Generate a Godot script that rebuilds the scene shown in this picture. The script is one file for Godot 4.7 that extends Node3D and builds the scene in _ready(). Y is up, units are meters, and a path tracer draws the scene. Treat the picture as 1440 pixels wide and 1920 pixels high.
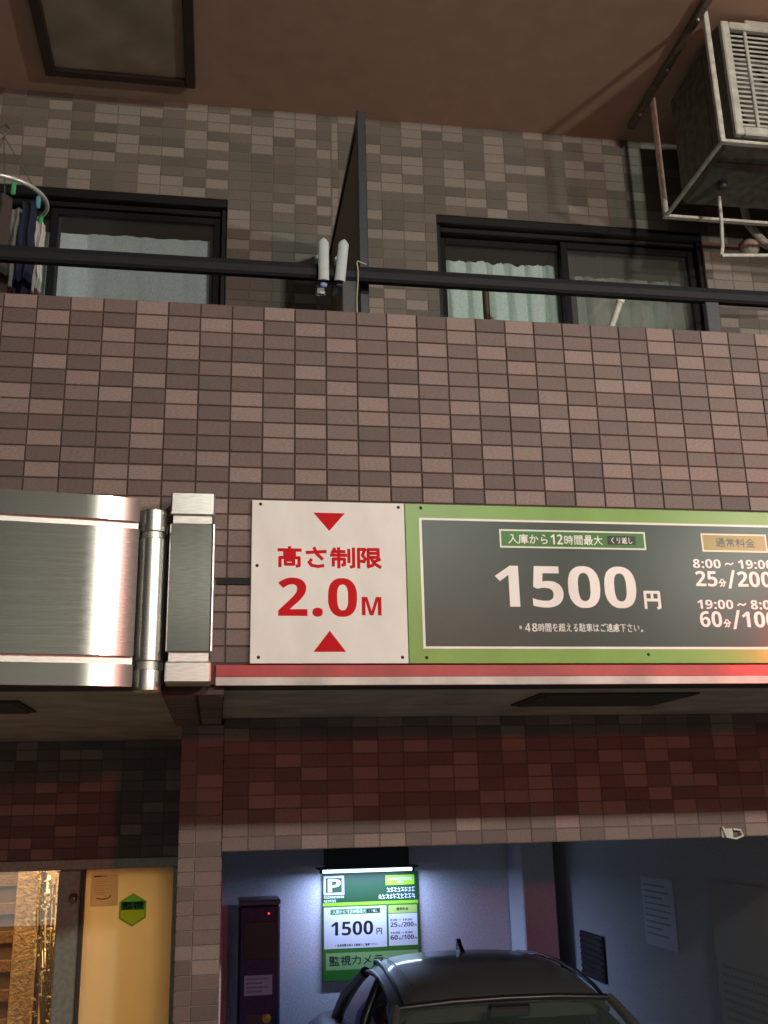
extends Node3D
# World: x right along the facade, y up from the street, z towards the street. The parapet's tiled face is z = 0.

var rng := RandomNumberGenerator.new()
var used := {}
var M := {}
var T := {}
var TILE := {}
var meshes := {}
var bold: SystemFont
var regular: SystemFont

func _ready():
	rng.seed = 4711
	# ---------- camera ----------
	var cam := Camera3D.new()
	cam.name = "camera"
	add_child(cam)
	cam.position = Vector3(-0.417, 2.179, 2.965)
	cam.rotation_degrees = Vector3(16.469, -9.457, -1.376)
	cam.fov = 53.61
	cam.near = 0.05
	cam.far = 300.0
	cam.current = true
	# ---------- night sky and exposure ----------
	var we := WorldEnvironment.new()
	we.name = "environment"
	var env := Environment.new()
	env.background_mode = Environment.BG_SKY
	var sky := Sky.new()
	var sm := ProceduralSkyMaterial.new()
	sm.sky_top_color = Color(0.10, 0.105, 0.13)
	sm.sky_horizon_color = Color(0.25, 0.23, 0.22)
	sm.ground_bottom_color = Color(0.05, 0.05, 0.05)
	sm.ground_horizon_color = Color(0.16, 0.15, 0.14)
	sky.sky_material = sm
	env.sky = sky
	env.background_energy_multiplier = 1.0
	env.tonemap_mode = Environment.TONE_MAPPER_LINEAR
	env.tonemap_exposure = 1.0
	env.sdfgi_enabled = true
	env.ssao_enabled = true
	env.ssil_enabled = true
	we.environment = env
	add_child(we)
	bold = SystemFont.new()
	bold.font_names = PackedStringArray(["Droid Sans"])
	bold.font_weight = 700
	regular = SystemFont.new()
	regular.font_names = PackedStringArray(["Droid Sans"])
	# ---------- the place ----------
	make_materials()
	street()
	added_shop_front()
	street_lamps()
	parapet()
	upper_walls()
	balcony_slabs()
	garage()
	entrance()
	# ---------- the things ----------
	steel_fascia()
	signs()
	windows()
	balcony_fittings()
	air_conditioner()
	laundry()
	garage_things()
	car()

# =====================================================================================================
# naming
func numbered(called: String) -> String:
	used[called] = used.get(called, 0) + 1
	return called if used[called] == 1 else "%s_%03d" % [called, used[called] - 1]

func tag(o: Node, label: String, category: String, group := "", kind := ""):
	o.set_meta("label", label)
	o.set_meta("category", category)
	if group: o.set_meta("group", group)
	if kind: o.set_meta("kind", kind)
	return o

func thing(called: String, label: String, category: String, at := Vector3.ZERO, turn := 0.0, group := "") -> Node3D:
	var o := Node3D.new()
	o.name = numbered(called)
	add_child(o)
	o.position = at
	o.rotation.y = turn
	tag(o, label, category, group)
	return o

func put(called: String, mesh: Mesh, mat: Material, parent: Node = null, at := Vector3.ZERO, rot := Vector3.ZERO) -> MeshInstance3D:
	var o := MeshInstance3D.new()
	o.mesh = mesh
	o.material_override = mat
	o.position = at
	o.rotation = rot
	if parent:
		o.name = called
		parent.add_child(o, true)
	else:
		o.name = numbered(called)
		add_child(o)
	return o

func structure(o: Node, label: String, category: String):
	tag(o, label, category, "", "structure")
	return o

# =====================================================================================================
# mesh helpers
func begin() -> SurfaceTool:
	var st := SurfaceTool.new()
	st.begin(Mesh.PRIMITIVE_TRIANGLES)
	return st

func tri(st: SurfaceTool, a: Vector3, b: Vector3, c: Vector3, n: Vector3):
	var f := (b - a).cross(c - a)
	st.set_normal(n)
	st.set_uv(Vector2(a.x, -a.y)); st.add_vertex(a)
	if f.dot(n) > 0:
		st.set_uv(Vector2(c.x, -c.y)); st.add_vertex(c)
		st.set_uv(Vector2(b.x, -b.y)); st.add_vertex(b)
	else:
		st.set_uv(Vector2(b.x, -b.y)); st.add_vertex(b)
		st.set_uv(Vector2(c.x, -c.y)); st.add_vertex(c)

func quad(st: SurfaceTool, a: Vector3, b: Vector3, c: Vector3, d: Vector3, n: Vector3):
	tri(st, a, b, c, n)
	tri(st, a, c, d, n)

func box_into(st: SurfaceTool, c: Vector3, s: Vector3, bev := 0.0, basis := Basis.IDENTITY):
	# a chamfered box
	var h := s * 0.5
	var b: float = min(bev, min(h.x, min(h.y, h.z)) * 0.9)
	for ax in 3:
		for sg in [-1.0, 1.0]:
			var n := Vector3.ZERO; n[ax] = sg
			var u := (ax + 1) % 3
			var v := (ax + 2) % 3
			var ps := []
			for k in [[-1, -1], [1, -1], [1, 1], [-1, 1]]:
				var q := Vector3.ZERO
				q[ax] = sg * h[ax]; q[u] = k[0] * (h[u] - b); q[v] = k[1] * (h[v] - b)
				ps.append(c + basis * q)
			quad(st, ps[0], ps[1], ps[2], ps[3], basis * n)
	if b <= 0.0: return
	for ax in 3:
		var u := (ax + 1) % 3
		var v := (ax + 2) % 3
		for su in [-1.0, 1.0]:
			for sv in [-1.0, 1.0]:
				var n := Vector3.ZERO; n[u] = su; n[v] = sv
				var ps := []
				for k in [[-1, 0], [1, 0], [1, 1], [-1, 1]]:
					var q := Vector3.ZERO
					q[ax] = k[0] * (h[ax] - b)
					if k[1] == 0: q[u] = su * h[u]; q[v] = sv * (h[v] - b)
					else: q[u] = su * (h[u] - b); q[v] = sv * h[v]
					ps.append(c + basis * q)
				quad(st, ps[0], ps[1], ps[2], ps[3], (basis * n).normalized())
	for sx in [-1.0, 1.0]:
		for sy in [-1.0, 1.0]:
			for sz in [-1.0, 1.0]:
				var a := Vector3(sx * h.x, sy * (h.y - b), sz * (h.z - b))
				var d := Vector3(sx * (h.x - b), sy * h.y, sz * (h.z - b))
				var e := Vector3(sx * (h.x - b), sy * (h.y - b), sz * h.z)
				tri(st, c + basis * a, c + basis * d, c + basis * e, (basis * Vector3(sx, sy, sz)).normalized())

func box(s: Vector3, bev := 0.0) -> ArrayMesh:
	var key := "%s/%f" % [s, bev]
	if not meshes.has(key):
		var st := begin()
		box_into(st, Vector3.ZERO, s, bev)
		meshes[key] = st.commit()
	return meshes[key]

# a box by its two corners
func slab(called: String, lo: Vector3, hi: Vector3, mat: Material, parent: Node = null, bev := 0.0) -> MeshInstance3D:
	return put(called, box(hi - lo, bev), mat, parent, (lo + hi) * 0.5)

# polygon in the xy plane pushed along z from z0 to z1 (outline in any order of turn, convex or not)
func prism(poly: PackedVector2Array, z0: float, z1: float) -> ArrayMesh:
	var st := begin()
	var ix := Geometry2D.triangulate_polygon(poly)
	for k in range(0, ix.size(), 3):
		for z in [z0, z1]:
			var n := Vector3(0, 0, 1 if z == max(z0, z1) else -1)
			tri(st, v3(poly[ix[k]], z), v3(poly[ix[k + 1]], z), v3(poly[ix[k + 2]], z), n)
	var area := 0.0
	for k in poly.size(): area += poly[k].cross(poly[(k + 1) % poly.size()])
	for k in poly.size():
		var a := poly[k]
		var b := poly[(k + 1) % poly.size()]
		var e := (b - a).normalized()
		var n := Vector3(e.y, -e.x, 0) * (1 if area > 0 else -1)
		quad(st, v3(a, z0), v3(b, z0), v3(b, z1), v3(a, z1), n)
	return st.commit()

func v3(p: Vector2, z: float) -> Vector3: return Vector3(p.x, p.y, z)

# tube along points; smooth
func tube_into(st: SurfaceTool, pts: Array, r: float, sides := 8, r_end := -1.0):
	var n := pts.size()
	var rings := []
	var dirs := []
	var up := Vector3(0.13, 0.97, 0.21).normalized()
	for k in n:
		var d: Vector3 = (pts[min(k + 1, n - 1)] - pts[max(k - 1, 0)]).normalized()
		if abs(d.dot(up)) > 0.95: up = Vector3(0.9, 0.1, 0.4).normalized()
		var x := up.cross(d).normalized()
		var y := d.cross(x)
		up = y
		var rr := r if r_end < 0 else lerpf(r, r_end, float(k) / (n - 1))
		var ring := []
		for s in sides + 1:
			var a := TAU * s / sides
			ring.append([pts[k] + (x * cos(a) + y * sin(a)) * rr, x * cos(a) + y * sin(a)])
		rings.append(ring)
		dirs.append(d)
	for k in n - 1:
		for s in sides:
			smooth_quad(st, rings[k][s], rings[k][s + 1], rings[k + 1][s + 1], rings[k + 1][s])
	for e in [0, n - 1]:
		var nn: Vector3 = dirs[e] * (-1 if e == 0 else 1)
		for s in sides: tri(st, pts[e], rings[e][s][0], rings[e][s + 1][0], nn)

func smooth_quad(st: SurfaceTool, a, b, c, d, uvs = null):
	var f: Vector3 = (b[0] - a[0]).cross(c[0] - a[0])
	var nn: Vector3 = a[1] + b[1] + c[1] + d[1]
	if f.length() < 1e-12: f = (c[0] - a[0]).cross(d[0] - a[0])
	var order := [a, c, b, a, d, c] if f.dot(nn) > 0 else [a, b, c, a, c, d]
	var uo := [0, 2, 1, 0, 3, 2] if f.dot(nn) > 0 else [0, 1, 2, 0, 2, 3]
	for k in 6:
		st.set_normal(order[k][1])
		if uvs: st.set_uv(uvs[uo[k]])
		else: st.set_uv(Vector2(order[k][0].x, -order[k][0].y))
		st.add_vertex(order[k][0])

func tube(pts: Array, r: float, sides := 8, r_end := -1.0) -> ArrayMesh:
	var st := begin()
	tube_into(st, pts, r, sides, r_end)
	return st.commit()

# surface from a grid of points, smooth normals computed from neighbours; flip turns the normals
func grid(pts: Array, flip := false, thick := 0.0) -> ArrayMesh:
	var st := begin()
	var R := pts.size()
	var Cn: int = pts[0].size()
	var P := []
	for i in R:
		var row := []
		for j in Cn:
			var du: Vector3 = pts[i][min(j + 1, Cn - 1)] - pts[i][max(j - 1, 0)]
			var dv: Vector3 = pts[min(i + 1, R - 1)][j] - pts[max(i - 1, 0)][j]
			var n := du.cross(dv).normalized()
			row.append([pts[i][j], -n if flip else n, Vector2(float(j) / (Cn - 1), float(i) / (R - 1))])
		P.append(row)
	for i in R - 1:
		for j in Cn - 1:
			smooth_quad(st, P[i][j], P[i][j + 1], P[i + 1][j + 1], P[i + 1][j], [P[i][j][2], P[i][j + 1][2], P[i + 1][j + 1][2], P[i + 1][j][2]])
	if thick > 0.0:
		var B := []
		for i in R:
			var row := []
			for j in Cn: row.append([P[i][j][0] - P[i][j][1] * thick, -P[i][j][1], P[i][j][2]])
			B.append(row)
		for i in R - 1:
			for j in Cn - 1:
				smooth_quad(st, B[i][j], B[i][j + 1], B[i + 1][j + 1], B[i + 1][j])
		for i in R - 1:
			for j in [0, Cn - 1]:
				var o: Vector3 = (P[i][j][0] - P[i][1 if j == 0 else Cn - 2][0]).normalized()
				quad(st, P[i][j][0], P[i + 1][j][0], B[i + 1][j][0], B[i][j][0], o)
		for j in Cn - 1:
			for i in [0, R - 1]:
				var o: Vector3 = (P[i][j][0] - P[1 if i == 0 else R - 2][j][0]).normalized()
				quad(st, P[i][j][0], P[i][j + 1][0], B[i][j + 1][0], B[i][j][0], o)
	return st.commit()

# profile (radius, height) turned about y
func lathe(prof: Array, sides := 16) -> ArrayMesh:
	var st := begin()
	var P := []
	for k in prof.size():
		var row := []
		var d: Vector2 = (prof[min(k + 1, prof.size() - 1)] - prof[max(k - 1, 0)]).normalized()
		for s in sides + 1:
			var a := TAU * s / sides
			var o := Vector3(cos(a), 0, sin(a))
			row.append([o * prof[k].x + Vector3(0, prof[k].y, 0), (o * d.y + Vector3(0, -d.x, 0)).normalized()])
		P.append(row)
	for k in prof.size() - 1:
		for s in sides: smooth_quad(st, P[k][s], P[k][s + 1], P[k + 1][s + 1], P[k + 1][s])
	return st.commit()

# panel facing +z with uv 0..1
func print_panel(w: float, h: float) -> ArrayMesh:
	var st := begin()
	var c := [Vector3(0, 0, 0), Vector3(w, 0, 0), Vector3(w, h, 0), Vector3(0, h, 0)]
	var uv := [Vector2(0, 1), Vector2(1, 1), Vector2(1, 0), Vector2(0, 0)]
	for k in [0, 2, 1, 0, 3, 2]:
		st.set_normal(Vector3(0, 0, 1)); st.set_uv(uv[k]); st.add_vertex(c[k])
	return st.commit()

# =====================================================================================================
# materials
func noise_image(seed_: int, freq: float, size: int, lo: float, hi: float, oct := 4, tint := Color(1, 1, 1)) -> Image:
	var n := FastNoiseLite.new()
	n.seed = seed_; n.frequency = freq; n.fractal_octaves = oct
	n.noise_type = FastNoiseLite.TYPE_SIMPLEX_SMOOTH
	var src := n.get_seamless_image(size, size)
	src.convert(Image.FORMAT_L8)
	var d := src.get_data()
	var out := PackedByteArray()
	out.resize(size * size * 3)
	for k in size * size:
		var v := lerpf(lo, hi, d[k] / 255.0)
		out[k * 3] = int(clampf(v * tint.r, 0, 1) * 255)
		out[k * 3 + 1] = int(clampf(v * tint.g, 0, 1) * 255)
		out[k * 3 + 2] = int(clampf(v * tint.b, 0, 1) * 255)
	return Image.create_from_data(size, size, false, Image.FORMAT_RGB8, out)

func normal_tex(seed_: int, freq: float, size: int, amount: float, oct := 4) -> ImageTexture:
	var im := noise_image(seed_, freq, size, 0, 1, oct)
	im.bump_map_to_normal_map(amount)
	return ImageTexture.create_from_image(im)

func mat(lin: Color, rough := 0.7, metal := 0.0, spec := 0.5) -> StandardMaterial3D:
	var m := StandardMaterial3D.new()
	m.albedo_color = lin.linear_to_srgb()
	m.roughness = rough
	m.metallic = metal
	m.metallic_specular = spec
	return m

func surfaced(lin: Color, rough: float, tex: Texture2D, scale: Vector3, norm: Texture2D = null, amount := 1.0, metal := 0.0) -> StandardMaterial3D:
	var m := mat(lin, rough, metal)
	m.albedo_texture = tex
	m.uv1_triplanar = true
	m.uv1_world_triplanar = true
	m.uv1_scale = scale
	if norm:
		m.normal_enabled = true
		m.normal_texture = norm
		m.normal_scale = amount
	return m

func glass(tint: Color, alpha: float, rough := 0.0) -> StandardMaterial3D:
	var m := mat(tint, rough)
	m.transparency = BaseMaterial3D.TRANSPARENCY_ALPHA
	m.albedo_color.a = alpha
	return m

func through(lin: Color) -> StandardMaterial3D:
	# thin film or paper that lets light from behind pass
	var m := mat(lin, 0.5)
	m.backlight_enabled = true
	m.backlight = (lin * (1.0 / maxf(lin.r, maxf(lin.g, lin.b)))).linear_to_srgb()
	return m

func glow(lin: Color, strength: float) -> StandardMaterial3D:
	var m := mat(lin, 0.5)
	m.emission_enabled = true
	m.emission = lin.linear_to_srgb()
	m.emission_energy_multiplier = strength
	return m

func make_materials():
	T.grain = ImageTexture.create_from_image(noise_image(3, 0.09, 256, 0.86, 1.04, 4))
	T.blotch = ImageTexture.create_from_image(noise_image(9, 0.010, 512, 0.80, 1.06, 5))
	T.grime = ImageTexture.create_from_image(noise_image(21, 0.02, 512, 0.68, 1.1, 6))
	T.faint = ImageTexture.create_from_image(noise_image(41, 0.03, 256, 0.94, 1.0, 4))
	T.rough_n = normal_tex(5, 0.08, 256, 5.0)
	T.plaster_n = normal_tex(14, 0.05, 512, 6.0, 5)
	T.brushed_n = normal_tex(17, 0.2, 256, 2.0, 3)
	# clay tiles: three tones, each in three close hues
	var tones := {
		"L": [Color(0.293, 0.212, 0.189), Color(0.279, 0.201, 0.179), Color(0.304, 0.224, 0.201), Color(0.272, 0.201, 0.181)],
		"M": [Color(0.185, 0.133, 0.120), Color(0.198, 0.141, 0.126), Color(0.175, 0.129, 0.118), Color(0.208, 0.150, 0.134)],
		"D": [Color(0.148, 0.105, 0.096), Color(0.137, 0.100, 0.093), Color(0.156, 0.109, 0.098), Color(0.142, 0.101, 0.095)]}
	for k in tones:
		TILE[k] = []
		for c in tones[k]: TILE[k].append(surfaced(c, 0.62, T.grain, Vector3(3.0, 9.0, 3.0), T.rough_n, 0.12))
	# the balcony's own wall tiles are a greyer olive
	var olive := {
		"L": [Color(0.268, 0.242, 0.208), Color(0.250, 0.227, 0.196), Color(0.280, 0.250, 0.213)],
		"M": [Color(0.156, 0.139, 0.117), Color(0.167, 0.149, 0.124), Color(0.149, 0.134, 0.114)],
		"D": [Color(0.128, 0.115, 0.098), Color(0.120, 0.109, 0.094), Color(0.135, 0.120, 0.101)]}
	for k in olive:
		TILE["O" + k] = []
		for c in olive[k]: TILE["O" + k].append(surfaced(c, 0.62, T.grain, Vector3(3.0, 9.0, 3.0), T.rough_n, 0.12))
	M.joint = surfaced(Color(0.082, 0.057, 0.049), 0.9, T.grain, Vector3(4, 4, 4))
	M.joint_pale = surfaced(Color(0.18, 0.158, 0.128), 0.9, T.grain, Vector3(4, 4, 4))
	M.joint_grey = surfaced(Color(0.24, 0.21, 0.19), 0.9, T.grain, Vector3(4, 4, 4))
	M.joint_brown = surfaced(Color(0.15, 0.115, 0.095), 0.9, T.grain, Vector3(4, 4, 4))
	M.concrete = surfaced(Color(0.30, 0.29, 0.27), 0.9, T.grime, Vector3(0.6, 0.6, 0.6))
	M.soffit = surfaced(Color(0.58, 0.54, 0.46), 0.85, T.blotch, Vector3(0.7, 0.7, 0.7))
	M.ceiling = surfaced(Color(0.56, 0.39, 0.29), 0.85, T.faint, Vector3(0.8, 0.8, 0.8))
	M.plaster = surfaced(Color(0.62, 0.63, 0.66), 0.9, T.grain, Vector3(2.5, 2.5, 2.5), T.rough_n, 0.10)
	M.asphalt = surfaced(Color(0.055, 0.055, 0.058), 0.85, T.grime, Vector3(0.8, 0.8, 0.8), T.plaster_n, 1.0)
	M.paving = surfaced(Color(0.22, 0.21, 0.2), 0.85, T.grime, Vector3(0.8, 0.8, 0.8), T.plaster_n, 0.8)
	M.dark_metal = surfaced(Color(0.012, 0.013, 0.016), 0.55, T.grain, Vector3(3, 3, 3))
	M.dark_metal.metallic_specular = 0.25
	M.black_metal = mat(Color(0.012, 0.012, 0.014), 0.4)
	M.grey_metal = surfaced(Color(0.16, 0.165, 0.15), 0.45, T.grain, Vector3(2, 2, 2), null, 1.0, 0.35)
	M.white_paint = surfaced(Color(0.62, 0.63, 0.56), 0.5, T.blotch, Vector3(2, 2, 2))
	M.screw = mat(Color(0.05, 0.05, 0.05), 0.4, 0.8)

# a tile with softened edges, front face at z = 0, back at z = -0.009
func tile_mesh(w := 0.095, h := 0.045) -> ArrayMesh:
	var key := "tile %.4f %.4f" % [w, h]
	if not meshes.has(key):
		var st := begin()
		var b := 0.0016
		var d := -0.009
		var x := w / 2
		var y := h / 2
		quad(st, Vector3(-x + b, -y + b, 0), Vector3(x - b, -y + b, 0), Vector3(x - b, y - b, 0), Vector3(-x + b, y - b, 0), Vector3(0, 0, 1))
		var o := [Vector2(-x, -y), Vector2(x, -y), Vector2(x, y), Vector2(-x, y)]
		var i := [Vector2(-x + b, -y + b), Vector2(x - b, -y + b), Vector2(x - b, y - b), Vector2(-x + b, y - b)]
		var ns := [Vector3(0, -1, 0), Vector3(1, 0, 0), Vector3(0, 1, 0), Vector3(-1, 0, 0)]
		for k in 4:
			var l := (k + 1) % 4
			quad(st, v3(o[k], -b), v3(o[l], -b), v3(i[l], 0), v3(i[k], 0), (ns[k] + Vector3(0, 0, 1)).normalized())
			quad(st, v3(o[k], d), v3(o[l], d), v3(o[l], -b), v3(o[k], -b), ns[k])
		meshes[key] = st.commit()
	return meshes[key]

func tone(lights := 0.33, darks := 0.27) -> String:
	var r := rng.randf()
	return "L" if r < lights else "D" if r > 1.0 - darks else "M"

# tiles over a rectangle of a wall facing +z at z; cut by the holes; those named by keep() are parts, the others one mass
func tile_field(parent: Node, x0: float, x1: float, y0: float, y1: float, z: float, gx: float, gy: float, holes: Array, keep: Callable, tones: Callable, gap := 0.0025):
	var rest := {}
	var c0 := int(floor((x0 - gx) / 0.1 + 0.001))
	var c1 := int(ceil((x1 - gx) / 0.1 - 0.001))
	var r0 := int(floor((gy - y1) / 0.05 + 0.001))
	var r1 := int(ceil((gy - y0) / 0.05 - 0.001))
	for r in range(r0, r1):
		for c in range(c0, c1):
			var full := Rect2(gx + c * 0.1 + gap, gy - (r + 1) * 0.05 + gap, 0.1 - 2 * gap, 0.05 - 2 * gap)
			var bits := [full.intersection(Rect2(x0, y0, x1 - x0, y1 - y0))]
			for h in holes:
				var nb := []
				for b in bits:
					if not b.intersects(h): nb.append(b); continue
					var k: Rect2 = b.intersection(h)
					if k.position.x - b.position.x > 0.008: nb.append(Rect2(b.position.x, b.position.y, k.position.x - b.position.x - 0.002, b.size.y))
					elif b.end.x - k.end.x > 0.008: nb.append(Rect2(k.end.x + 0.002, b.position.y, b.end.x - k.end.x - 0.002, b.size.y))
					elif k.position.y - b.position.y > 0.008: nb.append(Rect2(b.position.x, b.position.y, b.size.x, k.position.y - b.position.y - 0.002))
					elif b.end.y - k.end.y > 0.008: nb.append(Rect2(b.position.x, k.end.y + 0.002, b.size.x, b.end.y - k.end.y - 0.002))
				bits = nb
			for b in bits:
				if b.size.x < 0.008 or b.size.y < 0.008: continue
				var t: String = tones.call(c, r)
				var fam: Array = TILE[t]
				var m: Material = fam[rng.randi() % fam.size()]
				var tf := Transform3D(Basis.from_euler(Vector3(rng.randf_range(-0.006, 0.006), rng.randf_range(-0.005, 0.005), rng.randf_range(-0.003, 0.003))), Vector3(b.get_center().x, b.get_center().y, z + rng.randf_range(-0.0006, 0.0006)))
				var me := tile_mesh(snappedf(b.size.x, 0.0005), snappedf(b.size.y, 0.0005))
				if keep.call(c, r):
					var o := put("tile", me, m, parent)
					o.transform = tf
				else:
					if not rest.has(m): rest[m] = begin()
					rest[m].append_from(me, 0, tf)
	if rest.size():
		var am := ArrayMesh.new()
		for m in rest:
			am = rest[m].commit(am)
			am.surface_set_material(am.get_surface_count() - 1, m)
		var o := MeshInstance3D.new()
		o.name = "further_tiles"
		o.mesh = am
		o.set_meta("kind", "stuff")
		parent.add_child(o, true)

# =====================================================================================================
# the street in front, out of the frame: what lights and what is mirrored
func street():
	var road := put("road", box(Vector3(60, 0.2, 26)), M.asphalt, null, Vector3(0, -0.22, 15.4))
	structure(road, "dark asphalt road in front of the building", "road")
	var pave := put("pavement", box(Vector3(60, 0.3, 14.4), 0.01), M.paving, null, Vector3(0, -0.15, -4.8))
	structure(pave, "grey pavement slab with kerb running under the building", "pavement")
	var b := thing("opposite_building", "cream apartment block across the road with rows of windows", "building", Vector3(0, -0.12, 13.5))
	var cream := surfaced(Color(0.72, 0.72, 0.67), 0.85, T.blotch, Vector3(0.3, 0.3, 0.3), T.plaster_n, 0.6)
	var frame := mat(Color(0.2, 0.2, 0.2), 0.5)
	var pane := mat(Color(0.03, 0.035, 0.04), 0.08)
	slab("wall", Vector3(-11, 0, 0), Vector3(11, 10.5, 3), cream, b)
	for f in 3:
		slab("ledge", Vector3(-11.1, 2.95 + f * 2.8, -0.12), Vector3(11.1, 3.1 + f * 2.8, -0.002), cream, b, 0.02)
		for k in 7:
			var x := -10.6 + k * 3.2
			var w := slab("window", Vector3(x - 0.85, 0.9 + f * 2.8 + 0.2, -0.06), Vector3(x + 0.85, 2.3 + f * 2.8 + 0.2, -0.001), frame, b, 0.01)
			put("pane", box(Vector3(0.76, 1.28, 0.02)), pane, w, Vector3(-0.41, 0, -0.035))
			put("pane", box(Vector3(0.76, 1.28, 0.02)), pane, w, Vector3(0.41, 0, -0.035))

func added_shop_front():  # invented lit front, added to brighten the steel reflection and fill from below
	var s := thing("added_shop_front", "added glowing shop window across the road to brighten the steel band", "shop", Vector3(-3.6, -0.12, 13.38))
	slab("frame", Vector3(-2.6, 0, -0.08), Vector3(2.6, 2.75, 0.1), M.grey_metal, s, 0.02)
	for k in 4: put("window", box(Vector3(1.2, 2.0, 0.03)), glow(Color(0.9, 1.0, 0.95), 0.9), s, Vector3(-1.92 + k * 1.28, 1.45, -0.1))
	var al := AreaLight3D.new()
	al.name = "added_shop_light"
	al.area_size = Vector2(5.0, 2.0)
	al.light_color = Color(0.82, 1.0, 0.92).linear_to_srgb()
	al.light_energy = 1.0
	al.area_range = 40.0
	al.shadow_enabled = true
	al.position = Vector3(0, 1.45, -0.14)
	s.add_child(al)

func lamp_post(at: Vector3, height: float, label: String, col: Color, energy: float, size: float):
	var p := thing("street_lamp", label, "street lamp", at)
	put("pole", lathe([Vector2(0.11, 0), Vector2(0.11, 0.35), Vector2(0.07, 0.4), Vector2(0.045, height + 0.12), Vector2(0, height + 0.12)], 14), M.grey_metal, p)
	put("arm", tube([Vector3(0, height - 0.25, 0), Vector3(0, height + 0.1, -0.12), Vector3(0, height + 0.17, -0.45), Vector3(0, height + 0.16, -0.8)], 0.03, 10), M.grey_metal, p)
	put("head", box(Vector3(0.34, 0.07, 0.62), 0.03), M.grey_metal, p, Vector3(0, height + 0.16, -0.95))
	put("lens", box(Vector3(0.26, 0.1, 0.48), 0.04), glow(col, 9.0), p, Vector3(0, height + 0.07, -0.95))
	var l := OmniLight3D.new()
	l.name = "lamp_light"
	l.light_color = col.linear_to_srgb()
	l.light_energy = energy
	l.light_size = size
	l.omni_range = 60.0
	l.omni_attenuation = 2.0
	l.shadow_enabled = true
	l.position = Vector3(0, height + 0.06, -0.95)
	p.add_child(l)

func street_lamps():
	lamp_post(Vector3(1.6, -0.12, 8.35), 5.4, "tall grey street lamp post standing opposite the parking entrance", Color(0.97, 1.0, 0.86), 26.0, 0.14)
	lamp_post(Vector3(3.3, -0.12, 4.45), 3.95, "short grey street lamp post standing beside the parking entrance", Color(1.0, 0.97, 0.84), 10.0, 0.10)
	# a red signal across the road
	var s := thing("traffic_signal", "traffic signal showing red on a pole across the road", "traffic signal", Vector3(2.1, -0.12, 9.3))
	put("pole", lathe([Vector2(0.09, 0), Vector2(0.06, 4.2), Vector2(0, 4.2)], 12), M.grey_metal, s, Vector3(0.7, 0, 0.12))
	put("housing", box(Vector3(1.1, 0.36, 0.2), 0.06), M.grey_metal, s, Vector3(0, 3.32, 0.02))
	for k in 3:
		var lens := [mat(Color(0.02, 0.06, 0.05), 0.3), mat(Color(0.08, 0.06, 0.01), 0.3), glow(Color(1.0, 0.06, 0.04), 6.0)][k] as Material
		put("lens", lathe([Vector2(0, 0), Vector2(0.13, 0.005), Vector2(0.14, 0.03)], 20), lens, s, Vector3(-0.34 + 0.34 * k, 3.32, -0.11), Vector3(PI / 2, 0, 0))
		var hood := begin()
		for a in 12:
			var t0 := PI * a / 12.0
			var t1 := PI * (a + 1) / 12.0
			quad(hood, Vector3(cos(t0) * 0.15, sin(t0) * 0.15, 0), Vector3(cos(t1) * 0.15, sin(t1) * 0.15, 0), Vector3(cos(t1) * 0.15, sin(t1) * 0.15, -0.16), Vector3(cos(t0) * 0.15, sin(t0) * 0.15, -0.16), Vector3(cos(t0), sin(t0), 0))
		put("hood", hood.commit(), M.grey_metal, s, Vector3(-0.34 + 0.34 * k, 3.32, -0.08))
	var l := OmniLight3D.new()
	l.name = "red_light"
	l.light_color = Color(1.0, 0.06, 0.045).linear_to_srgb()
	l.light_energy = 9.0
	l.light_size = 0.12
	l.omni_range = 60.0
	l.omni_attenuation = 2.0
	l.shadow_enabled = true
	l.position = Vector3(0.34, 3.32, -0.3)
	s.add_child(l)

# =====================================================================================================
# the building
const ROWS := [
	"LDLMLDDDLDMMLDLDLMMMDLDLML", "DLDDLMLLDLMMLMLMLMMMMLMLMM", "MMDLDLMMMDLMMLMLDMLLMDLMML", "DDMMMLDDMMMMLMMMLMMMMLMMLM",
	"DLDLDDMLDLDMDLMMMMMLLDMLMM", "DDLDLDDDMDLDLMMLDLMMDMMMLM", "LDMLDLMLMLMLDMLMLMLMLMMLMM", "LLDDDLDLMDMLMLMDDLMMMLMLMM",
	"DDDDLDMDLLMDMDLMMMDMMMLMLM", "MLDDLDDDLDLDLMDLLMLLLMMMMM", "LDMDDMLMMMMLDLDMDMDLMLLMLM", "DLDLLDDLDLDDLDLDDLDMMMMLMM", "DMDLDMMDLDLLDLDLLDLLMMMDLM"]

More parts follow.
